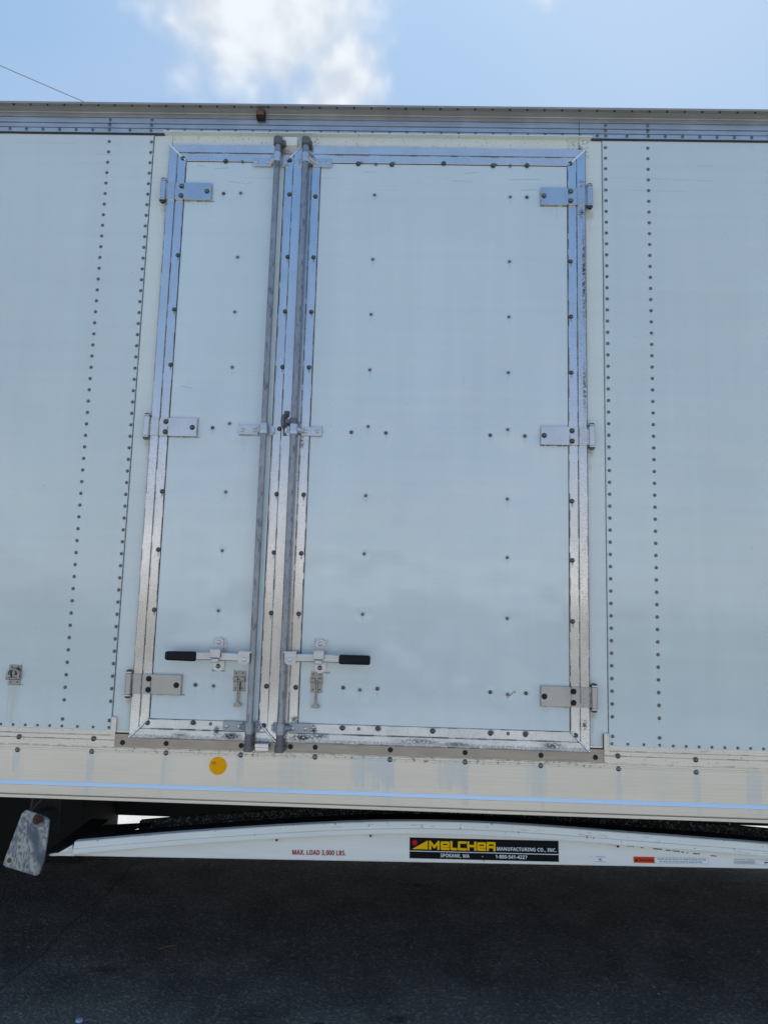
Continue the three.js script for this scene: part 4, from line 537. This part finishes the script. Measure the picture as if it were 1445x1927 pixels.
// ---------------------------------------------------------------- galvanised hanger plate at the ramp's foot
const plate = thing('ramp_hanger', 'weathered galvanised steel hanger plate with a rusty bolt at the ramp foot', 'bracket');
{
  const q = [[-1.471, 0.955], [-1.462, 0.957], [-1.378, 0.932], [-1.369, 0.925], [-1.3715, 0.86], [-1.377, 0.765], [-1.391, 0.721], [-1.399, 0.714], [-1.408, 0.714], [-1.528, 0.7435], [-1.536, 0.750], [-1.535, 0.762], [-1.48, 0.944]].reverse();
  mesh('plate', uvd(plateShape(q, 0.007, 0.0015).translate(0, 0, -0.001)), M.spangle, plate);
  mesh('bolt', merge([new THREE.CylinderGeometry(0.0225, 0.0225, 0.003, 20).rotateX(Math.PI / 2).translate(-1.411, 0.925, 0.009), new THREE.CylinderGeometry(0.0165, 0.0165, 0.013, 6).rotateX(Math.PI / 2).translate(-1.411, 0.925, 0.016), cylBetween([-1.411, 0.925, 0.0], [-1.411, 0.925, 0.036], 0.0085, 14)]), M.rustIron, plate, 'large rusty nut at the top of the plate');
  mesh('washer', bx(-1.431, -1.392, 0.898, 0.917, 0.0075, 0.011, 0.0015).rotateZ(0), M.spangle, plate);
  mesh('bolt', dome(-1.5145, 0.7665, 0.0075, 0.0095, 0.003, 16), M.rustHead, plate, 'small rusty bolt at the bottom of the plate');
  mesh('hanger_rod', merge([cylBetween([-1.461, 1.012, -0.04], [-1.4615, 0.945, -0.02], 0.0035, 8), cylBetween([-1.41, 1.012, -0.05], [-1.4615, 0.945, -0.02], 0.0030, 8)]), M.rustIron, plate);
  mesh('hanger_arm', merge([bx(-1.50, -1.37, 0.84, 1.012, -0.10, -0.09, 0.003), bx(-1.43, -1.39, 0.905, 0.945, -0.095, 0.0, 0.004), bx(-1.5, -1.37, 1.0, 1.03, -0.2, -0.062, 0.003)]), M.under, plate);
}

// ---------------------------------------------------------------- wire in the sky, litter on the ground
{
  const a = new THREE.Vector3(-7.148, 10.837, -8), b = new THREE.Vector3(-5.645, 10.181, -8), d = b.clone().sub(a), pts = []; for (let k = -8; k <= 7; k++) { const p = a.clone().addScaledVector(d, k); p.y += 0.004 * (k * k - k); pts.push(p); }
  const w = mesh('overhead_wire', new THREE.TubeGeometry(new THREE.CatmullRomCurve3(pts), 60, 0.0075, 6), M.wire, scene); w.userData = { label: 'thin grey overhead wire crossing the sky at upper left', category: 'wire' };
}
{
  const s = new THREE.Shape(); s.moveTo(-0.05, 0.0); s.quadraticCurveTo(-0.02, 0.028, 0.03, 0.012); s.lineTo(0.055, -0.012); s.lineTo(0.02, -0.008); s.lineTo(0.012, -0.03); s.lineTo(-0.008, -0.01); s.closePath();
  const g = new THREE.ExtrudeGeometry(s, { depth: 0.001, bevelEnabled: false, curveSegments: 8 }).rotateX(-1.2), p = g.attributes.position; for (let i = 0; i < p.count; i++) p.setY(i, p.getY(i) + 0.03 + p.getX(i) * p.getX(i) * 4); g.computeVertexNormals();
  const l = mesh('dry_leaf', g.scale(0.55, 0.55, 0.55).rotateZ(-0.5).translate(2.50, 0.02, -2.27), M.leaf, scene); l.userData = { label: 'curled pale dry leaf on the asphalt below the instruction label', category: 'leaf' };
  const t = mesh('straw', new THREE.TubeGeometry(new THREE.CatmullRomCurve3([[-1.19, 0.006, -0.925], [-1.155, 0.010, -0.945], [-1.115, 0.006, -0.97]].map((q) => new THREE.Vector3(...q))), 12, 0.0022, 6), M.straw, scene); t.userData = { label: 'thin dry straw lying on the dark asphalt', category: 'straw' };
  const c = mesh('bottle_cap', new THREE.LatheGeometry([[0, 0.009], [0.012, 0.009], [0.0145, 0.007], [0.0155, 0], [0.0135, 0], [0.0125, 0.006], [0, 0.007]].map(([x, y]) => new THREE.Vector2(x, y)), 20).translate(-1.32, 0.001, -0.315), M.cap, scene); c.userData = { label: 'pale blue bottle cap on the asphalt at lower left', category: 'bottle cap' };
  const R = rng(97), geo = new THREE.IcosahedronGeometry(1, 1), gp = geo.attributes.position; for (let i = 0; i < gp.count; i++) { const f = 0.75 + 0.5 * vn(gp.getX(i) * 2 + 9, gp.getY(i) * 2 + gp.getZ(i) * 3 + 4); gp.setXYZ(i, gp.getX(i) * f, gp.getY(i) * f * 0.7, gp.getZ(i) * f); } geo.computeVertexNormals();
  const N = 5200, im = new THREE.InstancedMesh(geo, M.pebble, N), o = new THREE.Object3D(), col = new THREE.Color(); im.name = 'pebbles';
  for (let k = 0; k < N; k++) { const z = 0.5 - 3.0 * Math.pow(R(), 1.3), s = 0.0015 + 0.0042 * Math.pow(R(), 3); o.position.set(mix(-2.6, 2.8, R()), s * 0.3, z); o.rotation.set(R() * 6, R() * 6, R() * 6); o.scale.setScalar(s); o.updateMatrix(); im.setMatrixAt(k, o.matrix); const b = 0.25 + 1.5 * Math.pow(R(), 4); im.setColorAt(k, col.setRGB(b, b * 0.98, b * 0.94)); }
  im.castShadow = im.receiveShadow = true; im.userData = { kind: 'stuff', label: 'loose grit scattered on the asphalt under the trailer', category: 'grit' }; scene.add(im);
}

renderer.render(scene, camera);
